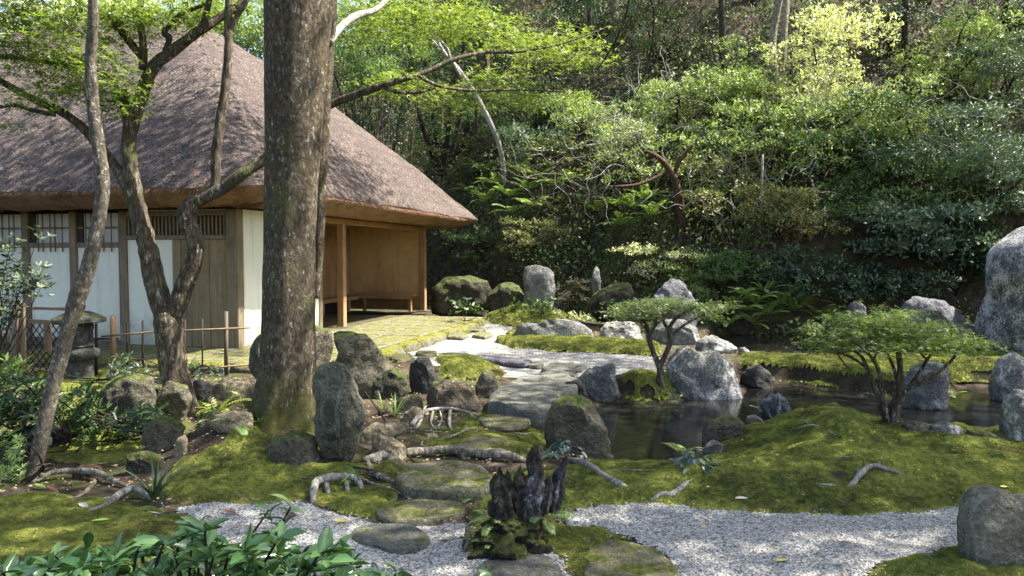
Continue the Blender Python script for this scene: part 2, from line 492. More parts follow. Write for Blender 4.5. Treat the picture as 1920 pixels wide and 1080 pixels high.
def zones(x, y):
    """0 soil, 1 moss, 2 gravel; how deep inside the moss; cushion thickness"""
    x = np.asarray(x, float); y = np.asarray(y, float)
    jx = x + .03 * fbm(x * 7, y * 7, 0, 31, 4); jy = y + .03 * fbm(x * 7, y * 7, 0, 37, 4)
    zone = np.zeros(x.shape, int); dep = np.zeros(x.shape); th = np.zeros(x.shape)
    def paint(p, k, t):
        s = sdf(p, jx, jy); i = s < 0
        zone[i] = k
        dep[i] = np.where(k == 1, np.maximum(dep[i] * (th[i] > 0), -s[i]), 0); th[i] = t
        e = ~i & (zone == 1)
        if k == 2: dep[e] = np.minimum(dep[e], s[e])
    for p, t in MOSS: paint(p, 1, t)
    for p in GRAV: paint(p, 2, 0)
    for p, t in MOSS2: paint(p, 1 if t > 0 else 0, t)
    th = np.where(zone == 1, th, 0)
    bare = fbm(x * 1.5, y * 1.5, 0, 91, 4) + .35 * fbm(x * 8, y * 8, 0, 93, 3)
    hole = (zone == 1) & (bare > 9) & (th < .03)
    zone[hole] = 0
    dep = np.where(zone == 1, np.minimum(dep, 1.0), dep)
    dep = np.where(zone == 1, np.maximum(dep, 0), dep)
    hh = H(x, y); wet = hh < WATER_Z + .015
    e_ = .04; steep = np.hypot(H(x + e_, y) - hh, H(x, y + e_) - hh) / e_ > 1.6
    wet = wet | (steep & (hh < -.07) & (y > 6.8))
    zone[(zone == 1) & wet] = 0
    return zone, dep, th

def stretch(marks):
    out = [marks[0][0]]
    for (a, _), (b, st) in zip(marks, marks[1:]):
        n = max(1, int(round((b - a) / st))); out += list(a + (b - a) * np.arange(1, n + 1) / n)
    return np.array(out)

gx = stretch([(-60, 0), (-22, 2.0), (-7, .25), (-4.2, .10), (5.2, .025), (8, .12), (24, .3), (70, 2.5)])
gy = stretch([(-30, 0), (1.5, 3.0), (2.4, .12), (7.5, .025), (9.6, .032), (12.0, .038), (13, .06), (20, .12), (46, .4), (120, 4)])
GX, GY = np.meshgrid(gx, gy)
GZ = H(GX, GY)
ZN, DP, TH = zones(GX, GY)
nxg, nyg = len(gx), len(gy)
idx = np.arange(nxg * nyg).reshape(nyg, nxg)
quads = np.stack([idx[:-1, :-1], idx[:-1, 1:], idx[1:, 1:], idx[1:, :-1]], -1).reshape(-1, 4)

def ground_mat():
    m, nt, b = newmat('soil')
    geo = nt.nodes.new('ShaderNodeNewGeometry').outputs['Position']
    c = ramp(nt, noise(nt, geo, 3.0, 6, .65), [(.3, (.018, .013, .008)), (.5, (.045, .032, .022)), (.7, (.10, .072, .05))])
    c = mix(nt, mrange(nt, noise(nt, geo, 45, 4, .7), .54, .68, 0, .6), c, (.16, .12, .085))
    c = mix(nt, mrange(nt, noise(nt, geo, 1.9, 5, .7), .46, .58, 0, .8), c, (.06, .07, .018))
    nt.links.new(c, b.inputs['Base Color']); b.inputs['Roughness'].default_value = .95
    b.inputs['Specular IOR Level'].default_value = .15
    bump(nt, noise(nt, geo, 38, 6, .7), b, .9, .03)
    return m

def moss_mat(name, c1, c2, c3):
    m, nt, b = newmat(name)
    geo = nt.nodes.new('ShaderNodeNewGeometry').outputs['Position']
    a = mth(nt, 'ADD', mth(nt, 'MULTIPLY', noise(nt, geo, 2.6, 5, .62), .55), mth(nt, 'MULTIPLY', noise(nt, geo, 22, 4, .65), .45))
    c = ramp(nt, a, [(.39, c1), (.5, c2), (.6, c3)])
    brown = noise(nt, geo, 1.7, 7, .75)
    c = mix(nt, mrange(nt, brown, .53, .66, 0, .85), c, (.12, .075, .03))
    nt.links.new(c, b.inputs['Base Color']); b.inputs['Roughness'].default_value = .8
    b.inputs['Specular IOR Level'].default_value = .2
    b.inputs['Sheen Weight'].default_value = .25; b.inputs['Sheen Tint'].default_value = (.7, .9, .3, 1)
    bump(nt, noise(nt, geo, 60, 5, .7), b, 1.0, .02)
    return m

def gravel_mat():
    m, nt, b = newmat('gravel')
    geo = nt.nodes.new('ShaderNodeNewGeometry').outputs['Position']
    rnd = nt.nodes.new('ShaderNodeObjectInfo').outputs['Random']
    v = nt.nodes.new('ShaderNodeTexVoronoi'); v.inputs['Scale'].default_value = 95; nt.links.new(geo, v.inputs['Vector'])
    f = nt.nodes.new('ShaderNodeSeparateColor'); nt.links.new(v.outputs['Color'], f.inputs[0])
    c = ramp(nt, f.outputs[0], [(0, (.085, .08, .07)), (.35, (.24, .228, .205)), (1, (.52, .50, .455))])
    c = mix(nt, mrange(nt, noise(nt, geo, 1.3, 5, .7), .5, .72, 0, .35), c, (.24, .21, .18))
    nt.links.new(c, b.inputs['Base Color']); b.inputs['Roughness'].default_value = .85
    return m

M_SOIL = ground_mat()
M_MOSS = moss_mat('moss', (.055, .064, .014), (.19, .205, .035), (.38, .375, .08))
M_GRAV = gravel_mat()

gv = np.stack([GX, GY, GZ], -1).reshape(-1, 3)
ground = put('ground', fast_mesh('ground', gv, quads, smooth_sh=True), M_SOIL)
tag(ground, kind='structure')

def sheet(name, zone, lift, mat, sel, label):
    Z = GZ + lift
    m = ((ZN == zone) & sel).ravel()
    fm = m[quads].all(1) if zone == 1 else m[quads].any(1); q = quads[fm]
    used = np.unique(q); remap = -np.ones(nxg * nyg, int); remap[used] = np.arange(len(used))
    v = np.stack([GX, GY, Z], -1).reshape(-1, 3)[used]
    dist = np.hypot(v[:, 0], v[:, 1])
    if zone == 1:
        dens = np.interp(dist, [3, 5, 8, 12, 18], [30000, 22000, 9000, 4000, 1800]); sz = np.interp(dist, [3, 6, 10, 18], [.0105, .0125, .020, .034])
        dd_ = DP.ravel()[used]; dens = dens * (.12 + .88 * smooth(0, .07, dd_)); sz = sz * (.6 + .4 * smooth(0, .08, dd_))
    else:
        dens = np.interp(dist, [3, 5, 8, 12, 18], [21000, 17000, 9500, 5500, 2500]); sz = np.interp(dist, [3, 8, 12, 18], [.0050, .0066, .0090, .014])
    o = put(name, fast_mesh(name, v, remap[q], attr={'dens': dens, 'sz': sz}, smooth_sh=True), mat)
    tag(o, label, kind='stuff')
    return o

rough_m = .017 * fbm(GX * 10, GY * 11, 0, 41, 3) + .020 * fbm(GX * 4.2, GY * 4.2, 0, 43, 2) * (TH > .015)
moss_lift = TH * smooth(0, .12, DP) + (rough_m + .006) * smooth(0, .09, DP) - .003
moss = sheet('moss', 1, moss_lift, M_MOSS, np.ones_like(GX, bool), 'green and rusty brown moss carpeting the garden mounds')
gravel = sheet('gravel', 2, .006 + .004 * fbm(GX * 6, GY * 6, 0, 51, 2), M_GRAV, np.ones_like(GX, bool), 'pale grey crushed stone gravel of the garden paths')

def gn_scatter(o, kind, mat):
    ng = bpy.data.node_groups.new(kind + '_scatter', 'GeometryNodeTree')
    ng.interface.new_socket('Geometry', in_out='INPUT', socket_type='NodeSocketGeometry')
    ng.interface.new_socket('Geometry', in_out='OUTPUT', socket_type='NodeSocketGeometry')
    nd, L = ng.nodes, ng.links
    gi, go = nd.new('NodeGroupInput'), nd.new('NodeGroupOutput')
    dp = nd.new('GeometryNodeDistributePointsOnFaces')
    a = nd.new('GeometryNodeInputNamedAttribute'); a.data_type = 'FLOAT'; a.inputs['Name'].default_value = 'dens'
    s = nd.new('GeometryNodeInputNamedAttribute'); s.data_type = 'FLOAT'; s.inputs['Name'].default_value = 'sz'
    L.new(gi.outputs[0], dp.inputs['Mesh']); L.new(a.outputs['Attribute'], dp.inputs['Density'])
    ip = nd.new('GeometryNodeInstanceOnPoints')
    L.new(dp.outputs['Points'], ip.inputs['Points'])
    jn = nd.new('GeometryNodeJoinGeometry')
    L.new(gi.outputs[0], jn.inputs[0])
    rv = nd.new('FunctionNodeRandomValue'); rv.data_type = 'FLOAT_VECTOR'
    sm = nd.new('GeometryNodeSetMaterial'); sm.inputs['Material'].default_value = mat
    mul = nd.new('ShaderNodeVectorMath'); mul.operation = 'SCALE'
    rs = nd.new('FunctionNodeRandomValue'); rs.data_type = 'FLOAT_VECTOR'
    if kind == 'pebble':
        ic = nd.new('GeometryNodeMeshIcoSphere'); ic.inputs['Radius'].default_value = 1; ic.inputs['Subdivisions'].default_value = 1
        L.new(ic.outputs['Mesh'], sm.inputs['Geometry'])
        rv.inputs[0].default_value = (0, 0, 0); rv.inputs[1].default_value = (6.28, 6.28, 6.28)
        rs.inputs[0].default_value = (.55, .45, .4); rs.inputs[1].default_value = (1.35, 1.1, .85)
    else:
        j2 = nd.new('GeometryNodeJoinGeometry')
        for k in range(4):
            co = nd.new('GeometryNodeMeshCone'); co.inputs['Vertices'].default_value = 3; co.fill_type = 'NONE'
            co.inputs['Radius Bottom'].default_value = .16; co.inputs['Depth'].default_value = 1.0
            tf = nd.new('GeometryNodeTransform')
            an = k * 2 * PI / 3
            tilt = .75 if k < 3 else 0
            tf.inputs['Translation'].default_value = (-.22 * math.sin(an) * (k < 3), .22 * math.cos(an) * (k < 3), -.15)
            tf.inputs['Rotation'].default_value = (-tilt, 0, an)
            L.new(co.outputs['Mesh'], tf.inputs['Geometry']); L.new(tf.outputs[0], j2.inputs[0])
        L.new(j2.outputs[0], sm.inputs['Geometry'])
        rv.inputs[0].default_value = (-.35, -.35, 0); rv.inputs[1].default_value = (.35, .35, 6.28)
        rs.inputs[0].default_value = (.7, .7, .4); rs.inputs[1].default_value = (1.4, 1.4, 1.3)
    L.new(sm.outputs[0], ip.inputs['Instance'])
    L.new(rv.outputs[0], ip.inputs['Rotation'])
    L.new(rs.outputs[0], mul.inputs[0]); L.new(s.outputs['Attribute'], mul.inputs['Scale'])
    L.new(mul.outputs[0], ip.inputs['Scale'])
    L.new(ip.outputs[0], jn.inputs[0]); L.new(jn.outputs[0], go.inputs[0])
    md = o.modifiers.new('scatter', 'NODES'); md.node_group = ng

gn_scatter(moss, 'tuft', M_MOSS)
gn_scatter(gravel, 'pebble', M_GRAV)

# ------------------------------------------------------------------ water
def water():
    m, nt, b = newmat('pond_water')
    geo = nt.nodes.new('ShaderNodeNewGeometry').outputs['Position']
    c = ramp(nt, noise(nt, geo, 1.2, 5, .6), [(.35, (.008, .008, .007)), (.7, (.024, .024, .02))])
    nt.links.new(c, b.inputs['Base Color'])
    b.inputs['Roughness'].default_value = .055; b.inputs['IOR'].default_value = 1.33
    b.inputs['Specular IOR Level'].default_value = .6
    bump(nt, noise(nt, mapping(nt, geo, (1, 1.6, 1)), 6, 4, .6), b, .25, .012)
    me = fast_mesh('water', [(-1, 3, WATER_Z), (16, 3, WATER_Z), (16, 18, WATER_Z), (-1, 18, WATER_Z)], [(0, 1, 2, 3)])
    o = put('water', me, m); tag(o, kind='structure')
water()
# ------------------------------------------------------------------ the thatched house
HC = at(448, 665, 11.2); HC.z = 0
HA = math.radians(-14)
house = empty('thatched_house', HC, 'white walled tea house under a steep brown thatched roof', 'house', rz=HA)
HM = Matrix.Translation(HC) @ Matrix.Rotation(HA, 4, 'Z')
HI = HM.inverted()

def fx(px, yl=0.0):
    """local x on the plane local y = yl seen at picture column px"""
    u = (px - 960) / FPX
    o = HI @ Vector((0, 0, CAM_Z)); d = HI.to_3x3() @ Vector((u, 1, 0))
    t = (yl - o.y) / d.y
    return o.x + d.x * t

def fz(px, py, yl=0.0):
    o = HI @ Vector((0, 0, CAM_Z)); d = HI.to_3x3() @ ray(px, py)
    return (o + d * ((yl - o.y) / d.y)).z

M_PLAST = None
def plaster(name, col, dirt, sc=1.0):
    m, nt, b = newmat(name)
    tc = nt.nodes.new('ShaderNodeTexCoord').outputs['Object']
    c = mix(nt, mrange(nt, noise(nt, tc, 1.3 * sc, 6, .6), .35, .8, 0, .5), col, dirt)
    c = mix(nt, mrange(nt, noise(nt, tc, 60, 3, .6), .55, .7, 0, .15), c, dirt)
    sz_ = nt.nodes.new('ShaderNodeSeparateXYZ'); nt.links.new(tc, sz_.inputs[0])
    foot = mth(nt, 'ADD', sz_.outputs[2], mth(nt, 'MULTIPLY', noise(nt, tc, 4.5, 6, .7), -.9))
    c = mix(nt, mrange(nt, foot, -.38, .22, .75, 0), c, tuple(x * .45 for x in dirt))
    drip = noise(nt, mapping(nt, tc, (9, 9, .7)), 1.0, 5, .65)
    c = mix(nt, mrange(nt, drip, .5, .72, 0, .35), c, tuple(x * .6 for x in dirt))
    nt.links.new(c, b.inputs['Base Color']); b.inputs['Roughness'].default_value = .92
    b.inputs['Specular IOR Level'].default_value = .15
    bump(nt, noise(nt, tc, 45, 6, .7), b, .25, .006)
    return m
M_WHITE = plaster('white_plaster', (.74, .73, .62), (.58, .57, .44))
M_TAN = plaster('tan_plaster', (.52, .34, .16), (.30, .17, .07), 1.4)
M_PAPER = plaster('paper', (.55, .56, .53), (.45, .46, .43))
M_POST = wood_mat('weathered_wood', (.10, .075, .045), (.26, .20, .13))
M_DOOR = wood_mat('door_wood', (.15, .105, .055), (.30, .225, .13), (26, 26, 1.6))
M_PLANK = wood_mat('plank_wood', (.22, .11, .05), (.46, .27, .13))
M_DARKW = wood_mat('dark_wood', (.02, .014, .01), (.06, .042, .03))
M_BAMB = wood_mat('old_bamboo', (.10, .06, .03), (.28, .19, .11), (40, 40, 3))

def thatch_mat():
    m, nt, b = newmat('thatch')
    tc = nt.nodes.new('ShaderNodeTexCoord').outputs['Object']
    v = nt.nodes.new('ShaderNodeTexVoronoi'); v.inputs['Scale'].default_value = 42
    nt.links.new(mapping(nt, tc, (1, 1, .8)), v.inputs['Vector'])
    f = nt.nodes.new('ShaderNodeSeparateColor'); nt.links.new(v.outputs['Color'], f.inputs[0])
    c = ramp(nt, f.outputs[0], [(0, (.014, .010, .008)), (.5, (.095, .068, .052)), (1, (.36, .285, .235))])
    c = mix(nt, mrange(nt, noise(nt, tc, .9, 5, .6), .35, .7, 0, .55), c, (.085, .065, .062))
    c = mix(nt, mrange(nt, noise(nt, mapping(nt, tc, (1, 1, .25)), 7, 6, .75), .47, .66, 0, .75), c, (.20, .13, .095))
    c = mix(nt, mrange(nt, noise(nt, mapping(nt, tc, (1.6, 1.6, .3)), 4, 6, .75), .52, .66, 0, .7), c, (.045, .036, .036))
    co = nt.nodes.new('ShaderNodeTexWave'); co.wave_type = 'BANDS'; co.bands_direction = 'Z'; co.inputs['Scale'].default_value = 1.1; co.inputs['Distortion'].default_value = 3.5; co.inputs['Detail'].default_value = 4; co.inputs['Detail Scale'].default_value = 2.5
    nt.links.new(tc, co.inputs['Vector'])
    c = mix(nt, mrange(nt, co.outputs['Fac'], .6, 1.0, 0, .35), c, (.06, .045, .042))
    c = mix(nt, mrange(nt, noise(nt, tc, 2.2, 7, .75), .62, .72, 0, .55), c, (.085, .095, .04))
    nt.links.new(c, b.inputs['Base Color']); b.inputs['Roughness'].default_value = .8
    b.inputs['Specular IOR Level'].default_value = .35
    h = mth(nt, 'ADD', f.outputs[1], mth(nt, 'MULTIPLY', noise(nt, tc, 90, 5, .75), 1.2))
    n1 = bump(nt, h, None, 1.0, .045)
    bump(nt, noise(nt, mapping(nt, tc, (1, 1, .35)), 9, 6, .7), b, .8, .09, n1)
    return m
def cut_mat():
    m, nt, b = newmat('thatch_cut')
    tc = nt.nodes.new('ShaderNodeTexCoord').outputs['Object']
    n1 = noise(nt, tc, 70, 4, .75)
    c = ramp(nt, n1, [(.36, (.07, .035, .02)), (.5, (.33, .18, .10)), (.64, (.62, .42, .26))])
    c = mix(nt, mrange(nt, noise(nt, tc, 3.5, 5, .7), .45, .65, 0, .7), c, (.14, .075, .045))
    nt.links.new(c, b.inputs['Base Color']); b.inputs['Roughness'].default_value = .85
    bump(nt, n1, b, 1.0, .03)
    return m
M_THATCH, M_CUT = thatch_mat(), cut_mat()
L_H = 11.0      # length along the front
D_H = 8.0       # depth

# --- roof
def roof():
    x0, x1, y0, y1 = -L_H - .3, 0, 0, D_H
    def loop(off, r, n=240):
        ax0, ax1, ay0, ay1 = x0 - off, x1 + off, y0 - off, y1 + off
        r = min(r, (ax1 - ax0) / 2 - 1e-3, (ay1 - ay0) / 2 - 1e-3)
        P = []
        cs = [(ax1 - r, ay0 + r, -PI / 2), (ax1 - r, ay1 - r, 0), (ax0 + r, ay1 - r, PI / 2), (ax0 + r, ay0 + r, PI)]
        for k, (cx, cy, a0) in enumerate(cs):
            for q in range(12):
                a = a0 + PI / 2 * q / 11
                P.append((cx + r * math.cos(a), cy + r * math.sin(a)))
            nx, ny, na = cs[(k + 1) % 4]
            e0 = P[-1]; e1 = (nx + r * math.cos(na), ny + r * math.sin(na))
            for q in range(1, 48):
                t = q / 48; P.append((e0[0] * (1 - t) + e1[0] * t, e0[1] * (1 - t) + e1[1] * t))
        return P
    EZ, TOPZ = 2.42, 6.65
    OV = 1.12
    half = D_H / 2 + OV
    V = []; ncol = len(loop(0, .3))
    levels = []
    K = 56
    for k in range(K + 1):
        u = k / K
        off = OV - u * (half - .05)
        z = EZ + (TOPZ - EZ) * (u * 1.0 + .06 * math.sin(PI * u)) + (0.03 if k else 0)
        if u > .93: z -= (u - .93) ** 2 * 18
        levels.append((off, z, .32 + .25 * u))
    F = []
    for off, z, r in levels:
        for p in loop(off, r):
            V.append((p[0], p[1], z))
    V = np.array(V)
    nz = fbm(V[:, 0] * 1.2, V[:, 1] * 1.2, V[:, 2] * 1.2, 5, 3)
    nf = fbm(V[:, 0] * 9, V[:, 1] * 9, V[:, 2] * 9, 6, 2)
    V[:, 2] += .035 * nz + .012 * nf
    # eave line dips and lifts a little
    n = ncol
    quad = []
    for k in range(K):
        for j in range(n):
            quad.append((k * n + j, k * n + (j + 1) % n, (k + 1) * n + (j + 1) % n, (k + 1) * n + j))
    quad.append(tuple(K * n + j for j in range(n)))
    me = fast_mesh('roof', V, quad, smooth_sh=True)
    r_ = put('roof', me, M_THATCH, house)
    # the cut edge of the thatch, slanting in, and the underside
    rows = [(OV, EZ + .0, .32, 0), (OV - .03, EZ - .05, .32, .02), (OV - .32, EZ - .17, .3, .025), (OV - .62, EZ - .235, .3, .025), (OV - .75, EZ - .22, .3, .01), (-.3, EZ - .17, .3, 0)]
    V2 = []
    for off, z, r, a in rows:
        P = np.array(loop(off, r))
        w = a * fbm(P[:, 0] * 7, P[:, 1] * 7, z * 3, 8, 4) * 1.6
        for (x, y), ww in zip(P, w): V2.append((x, y, z + ww))
    V2 = np.array(V2); V2[:n] = V[:n] - np.array([0, 0, .004])
    f2 = []
    for k in range(len(rows) - 1):
        for j in range(n): f2.append((k * n + j, (k + 1) * n + j, (k + 1) * n + (j + 1) % n, k * n + (j + 1) % n))
    f2.append(tuple((len(rows) - 1) * n + j for j in range(n))[::-1])
    put('thatch_edge', fast_mesh('thatch_edge', V2, f2, smooth_sh=True), M_CUT, house)
    # loose reed tips along the cut edge
    P = np.array(loop(OV - .35, .3)); m = 42000
    i = rng.integers(0, n, m); t = rng.random(m)[:, None]
    base = P[i] * (1 - t) + P[(i + 1) % n] * t
    keep = (base[:, 1] < 6.5) | (base[:, 0] > 0); base = base[keep]; m = len(base)
    cxy = np.array([-L_H / 2, D_H / 2]); 
    q = np.clip(base, [x0 + .3, .3], [-.3, y1 - .3]); outd = base - q; outd /= np.linalg.norm(outd, axis=1)[:, None] + 1e-9
    rr = rng.random(m)
    b0 = base + outd * (rr * .75 - .38)[:, None]
    z0 = EZ - .235 + rr * .19
    a = np.column_stack([b0, z0 + .02])
    tip = a + np.column_stack([outd * (.02 + .05 * rng.random((m, 1))) + rng.normal(0, .012, (m, 2)), -(.02 + .05 * rng.random(m))])
    side = np.column_stack([-outd[:, 1], outd[:, 0], np.zeros(m)]) * .006
    Vv = np.stack([a - side, a + side, tip], 1).reshape(-1, 3)
    put('reed_tips', fast_mesh('reed_tips', Vv, np.arange(m * 3).reshape(-1, 3)), M_CUT, house)['kind'] = 'stuff'
roof()

def part(name, mat, x0, x1, y0, y1, z0, z1, ch=.006, label=None):
    o = MB().box(x0, x1, y0, y1, z0, z1, None, ch).build(name, mat, house)
    if label: o['label'] = label
    return o

ZT = 2.19
# posts of the front: picture columns left and right
for a, b_ in [(427, 449), (226, 241), (134, 147), (45, 58), (-40, -27), (-130, -117), (-225, -212)]:
    part('post', M_POST, fx(a), fx(b_), -.045, .12, 0.02, ZT, .01)
zr0, zr1 = fz(100, 464), fz(100, 455)
zl = .17
panes = [(58, 134), (147, 226), (-27, 45), (-117, -40), (-212, -130), (-330, -225)]
for a, b_ in panes:
    X0, X1 = fx(a) + .002, fx(b_) - .002
    part('wall_panel', M_WHITE, X0, X1, 0, .1, zl, zr0 - .002, 0)
    part('rail', M_POST, X0, X1, -.03, .06, zr0, zr1, .004)
    part('paper_window', M_PAPER, X0 + .10, X1, .03, .05, zr1 + .002, ZT - .03, 0)
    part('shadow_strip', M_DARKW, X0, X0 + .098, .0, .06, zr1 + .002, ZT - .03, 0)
    part('cross_rod', M_BAMB, X0, X1, -.012, .004, fz(100, 429), fz(100, 426), 0)
    k = 5; w = X1 - X0
    for j in range(k):
        xx = X0 + .14 + (w - .2) * (j + .3 + .12 * math.sin(j * 3 + a)) / k
        mb = MB().tube([(xx, -.028, zr0 - .07), (xx + .004, -.028, ZT - .02)], .011, 6)
        mb.build('window_rod', M_BAMB, house, True)
    part('sill', M_POST, X0, X1, -.02, .08, .10, zl - .002, .004)
# door bay
xa, xb = fx(241) + .002, fx(427) - .002
zd1, zd0 = fz(330, 449), fz(330, 648)
part('lintel', M_POST, xa, xb, -.05, .08, zd1 + .002, zd1 + .065, .006)
zt0, zt1 = zd1 + .067, fz(330, 405)
part('head_rail', M_POST, xa, xb, -.05, .08, zt1, zt1 + .07, .006)
part('wall_panel', M_WHITE, xa, xb, .0, .06, zt1 + .072, ZT, 0)
part('transom_back', M_DARKW, xa, xb, .05, .08, zt0, zt1 - .002, 0)
ns = 26
for j in range(ns):
    x = xa + (xb - xa) * (j + .5) / ns
    part('transom_slat', M_POST, x - .013, x + .013, -.02, .02, zt0, zt1 - .002, 0)
xm = fx(326)
part('sliding_screen', M_WHITE, xa, xm - .002, -.012, .03, zd0, zd1, .004, 'white papered sliding screen')
part('door_stile', M_DOOR, xm, fx(341) - .002, -.03, .04, zd0, zd1, .004)
for a, b_ in [(341, 360), (360, 394), (394, 427)]:
    part('door_board', M_DOOR, fx(a) + .002, fx(b_) - .003, -.018 - .004 * (a == 360), .03, zd0, zd1, .005)
part('threshold', M_DOOR, xa, xb, -.08, .10, zd0 - .12, zd0 - .002, .01)
# stones along the foot of the front wall
M_FSTONE = rock_mat('foundation_stone', (.12, .12, .10), (.30, .29, .25), .1, .35, scale=3)
def lump(name, c, r, mat, parent=None, sub=2, seed=0, amp=.18, boxy=.8, label=None):
    import bmesh
    bm = bmesh.new(); bmesh.ops.create_icosphere(bm, subdivisions=sub, radius=1)
    P = np.array([v.co[:] for v in bm.verts]); P = np.sign(P) * np.abs(P) ** boxy
    n_ = fbm(P[:, 0] * 1.3 + seed, P[:, 1] * 1.3, P[:, 2] * 1.3, seed, 3)
    P = P * (1 + amp * n_)[:, None] * np.array(r)
    for v, p in zip(bm.verts, P): v.co = Vector(p)
    me = bpy.data.meshes.new(name); bm.to_mesh(me); bm.free()
    me.polygons.foreach_set('use_smooth', [True] * len(me.polygons))
    o = put(name, me, mat, parent, c)
    if label: o['label'] = label
    return o
x = fx(240)
k = 0
while x > -9.5:
    w = .13 + .1 * random.random()
    lump('foundation_stone', (x - w, .0, .07), (w * .95, .12, .085 + .03 * random.random()), M_FSTONE, house, 2, k); x -= 2 * w; k += 1
# right flank
RY = 2.45
part('wall_panel', M_WHITE, -.1, 0, .122, RY, .12, ZT, 0)
part('sill', M_POST, -.1, .01, .122, RY, .02, .118, .004)
part('post', M_POST, -.14, .012, RY + .002, RY + .14, .02, ZT, .01)
for k_, yy in enumerate((3.42, D_H - .13)):
    part('post', M_PLANK, -.13, .012, yy, yy + .13, .09, ZT, .012)
    part('post_stone', M_FSTONE, -.2, .08, yy - .07, yy + .2, .07, .1, .01)
part('beam', M_PLANK, -.12, 0, RY + .142, D_H, ZT - .09, ZT + .02, .01)
part('wall_panel', M_WHITE, -2.07, -.142, RY, RY + .1, .1, ZT, 0)
part('wall_panel', M_TAN, -2.05, -.132, D_H - .09, D_H, .10, ZT, 0)
y = RY + .11
while y < D_H - .12:
    w = min(.24, D_H - .1 - y)
    part('wall_board', M_PLANK, -2.11, -2.07 + .004 * random.random(), y, y + w - .006, .45, ZT, .004); y += w
part('wall_panel', M_DARKW, -2.13, -2.112, RY, D_H, .1, .448, 0)
part('ceiling', M_PLANK, -2.1, -.13, RY + .11, D_H - .1, ZT - .0, ZT + .03, 0)
part('wall_panel', M_WHITE, -L_H, -L_H + .1, .13, D_H, .1, ZT, 0)
part('wall_panel', M_WHITE, -L_H + .1, -2.1, D_H - .1, D_H, .1, ZT, 0)

# L-shaped bench in the open bay
bench = empty('wooden_bench', HM @ Vector((-1.1, D_H - .4, .09)), 'low brown wooden bench along the tan wall of the open bay', 'bench', rz=HA)
def bpart(n, x0, x1, y0, y1, z0, z1): 
    return MB().box(x0 + 1.1, x1 + 1.1, y0 - D_H + .4, y1 - D_H + .4, z0 - .09, z1 - .09, None, .006).build(n, M_PLANK, bench)
for i in range(3): bpart('seat_board', -2.0, -.15, D_H - .55 + .145 * i, D_H - .413 + .145 * i, .47, .505)
bpart('apron', -2.0, -.17, D_H - .555, D_H - .53, .40, .467)
for xx in (-.27, -1.5): bpart('leg', xx, xx + .07, D_H - .54, D_H - .46, .09, .468)
bench2 = empty('wooden_bench', HM @ Vector((-1.85, 5.0, .09)), 'wooden bench with slatted front along the plank wall', 'bench', rz=HA)
def b2(n, x0, x1, y0, y1, z0, z1, m=M_PLANK):
    return MB().box(x0 + 1.85, x1 + 1.85, y0 - 5, y1 - 5, z0 - .09, z1 - .09, None, .005).build(n, m, bench2)
for i in range(3): b2('seat_board', -2.05 + .15 * i, -1.91 + .15 * i, 2.7, D_H - .57, .44, .468)
b2('apron', -1.62, -1.6, 2.7, D_H - .57, .38, .437)
for yy in (3.2, 4.4, 5.6, 6.9): b2('leg', -1.68, -1.6, yy, yy + .07, .09, .379)
for i in range(46): b2('slat', -1.93, -1.91, 2.75 + i * .1, 2.79 + i * .1, .1, .43, M_DARKW)

# ------------------------------------------------------------------ paved apron round the house
def apron():
    m = rock_mat('packed_earth', (.07, .06, .03), (.17, .15, .08), 0, .18, scale=1.5, mosscol=(.12, .13, .02))
    a = empty('stone_apron', HC, rz=HA, kind='structure')
    MB().box(-L_H - .5, 2.16, -1.35, 6.4, -.15, .085, None, .01).build('apron_bed', m, a)
    pm = rock_mat('paving_stone', (.17, .155, .11), (.44, .41, .32), .15, .42, scale=2.0, mosscol=(.15, .15, .03))
    y = -1.3
    while y < 6.2:
        hgt = .5 + .25 * random.random()
        x = 2.05 if y > -.1 else 2.05
        lim = .02 if y > -.15 else -3.0
        while x > lim + .2:
            w = .6 + .6 * random.random(); w = min(w, x - lim)
            if w > .15:
                MB().box(x - w + .035, x - .03, y + .03, min(y + hgt, 6.3) - .015, .03, .092 + .01 * random.random(), None, .014).build('paving_stone', pm, a)
            x -= w
        y += hgt
    km = rock_mat('mossy_kerb', (.12, .11, .06), (.34, .31, .19), .15, .62, scale=2.5, mosscol=(.17, .17, .02))
    y = -1.4; k = 0
    while y < 6.4:
        w = .22 + .17 * random.random()
        lump('kerb_stone', (2.26 + .03 * random.random(), y + w, .0), (.14, w * .98, .135 + .02 * random.random()), km, a, 3, k + 60, .14, .7); y += 2 * w; k += 1
    x = 2.1
    while x > -11:
        w = .25 + .2 * random.random()
        lump('kerb_stone', (x - w, -1.45, -.01), (w * .98, .13, .12 + .02 * random.random()), km, a, 3, k + 60, .14, .7); x -= 2 * w; k += 1
apron()
# ------------------------------------------------------------------ rocks, traced as silhouettes and given their own thickness and facets
import bmesh
_ICO = {}
def ico(sub):
    if sub not in _ICO:
        bm = bmesh.new(); bmesh.ops.create_icosphere(bm, subdivisions=sub, radius=1)
        _ICO[sub] = (np.array([v.co[:] for v in bm.verts]), np.array([[v.index for v in f.verts] for f in bm.faces])); bm.free()
    return _ICO[sub]

def polar(poly, th):
    """distance from the origin to the outline in direction th"""
    out = np.zeros_like(th)
    n = len(poly)
    for i in range(n):
        (ax, az), (bx, bz) = poly[i], poly[(i + 1) % n]
        dx, dz = np.cos(th), np.sin(th)
        den = dx * (bz - az) - dz * (bx - ax)
        den = np.where(np.abs(den) < 1e-9, 1e-9, den)
        t = (ax * (bz - az) - az * (bx - ax)) / den
        s = (ax * dz - az * dx) / den
        ok = (s >= -.001) & (s <= 1.001) & (t > 0)
        out = np.where(ok, np.maximum(out, t), out)
    return np.where(out <= 0, np.median(out[out > 0]) if (out > 0).any() else .1, out)

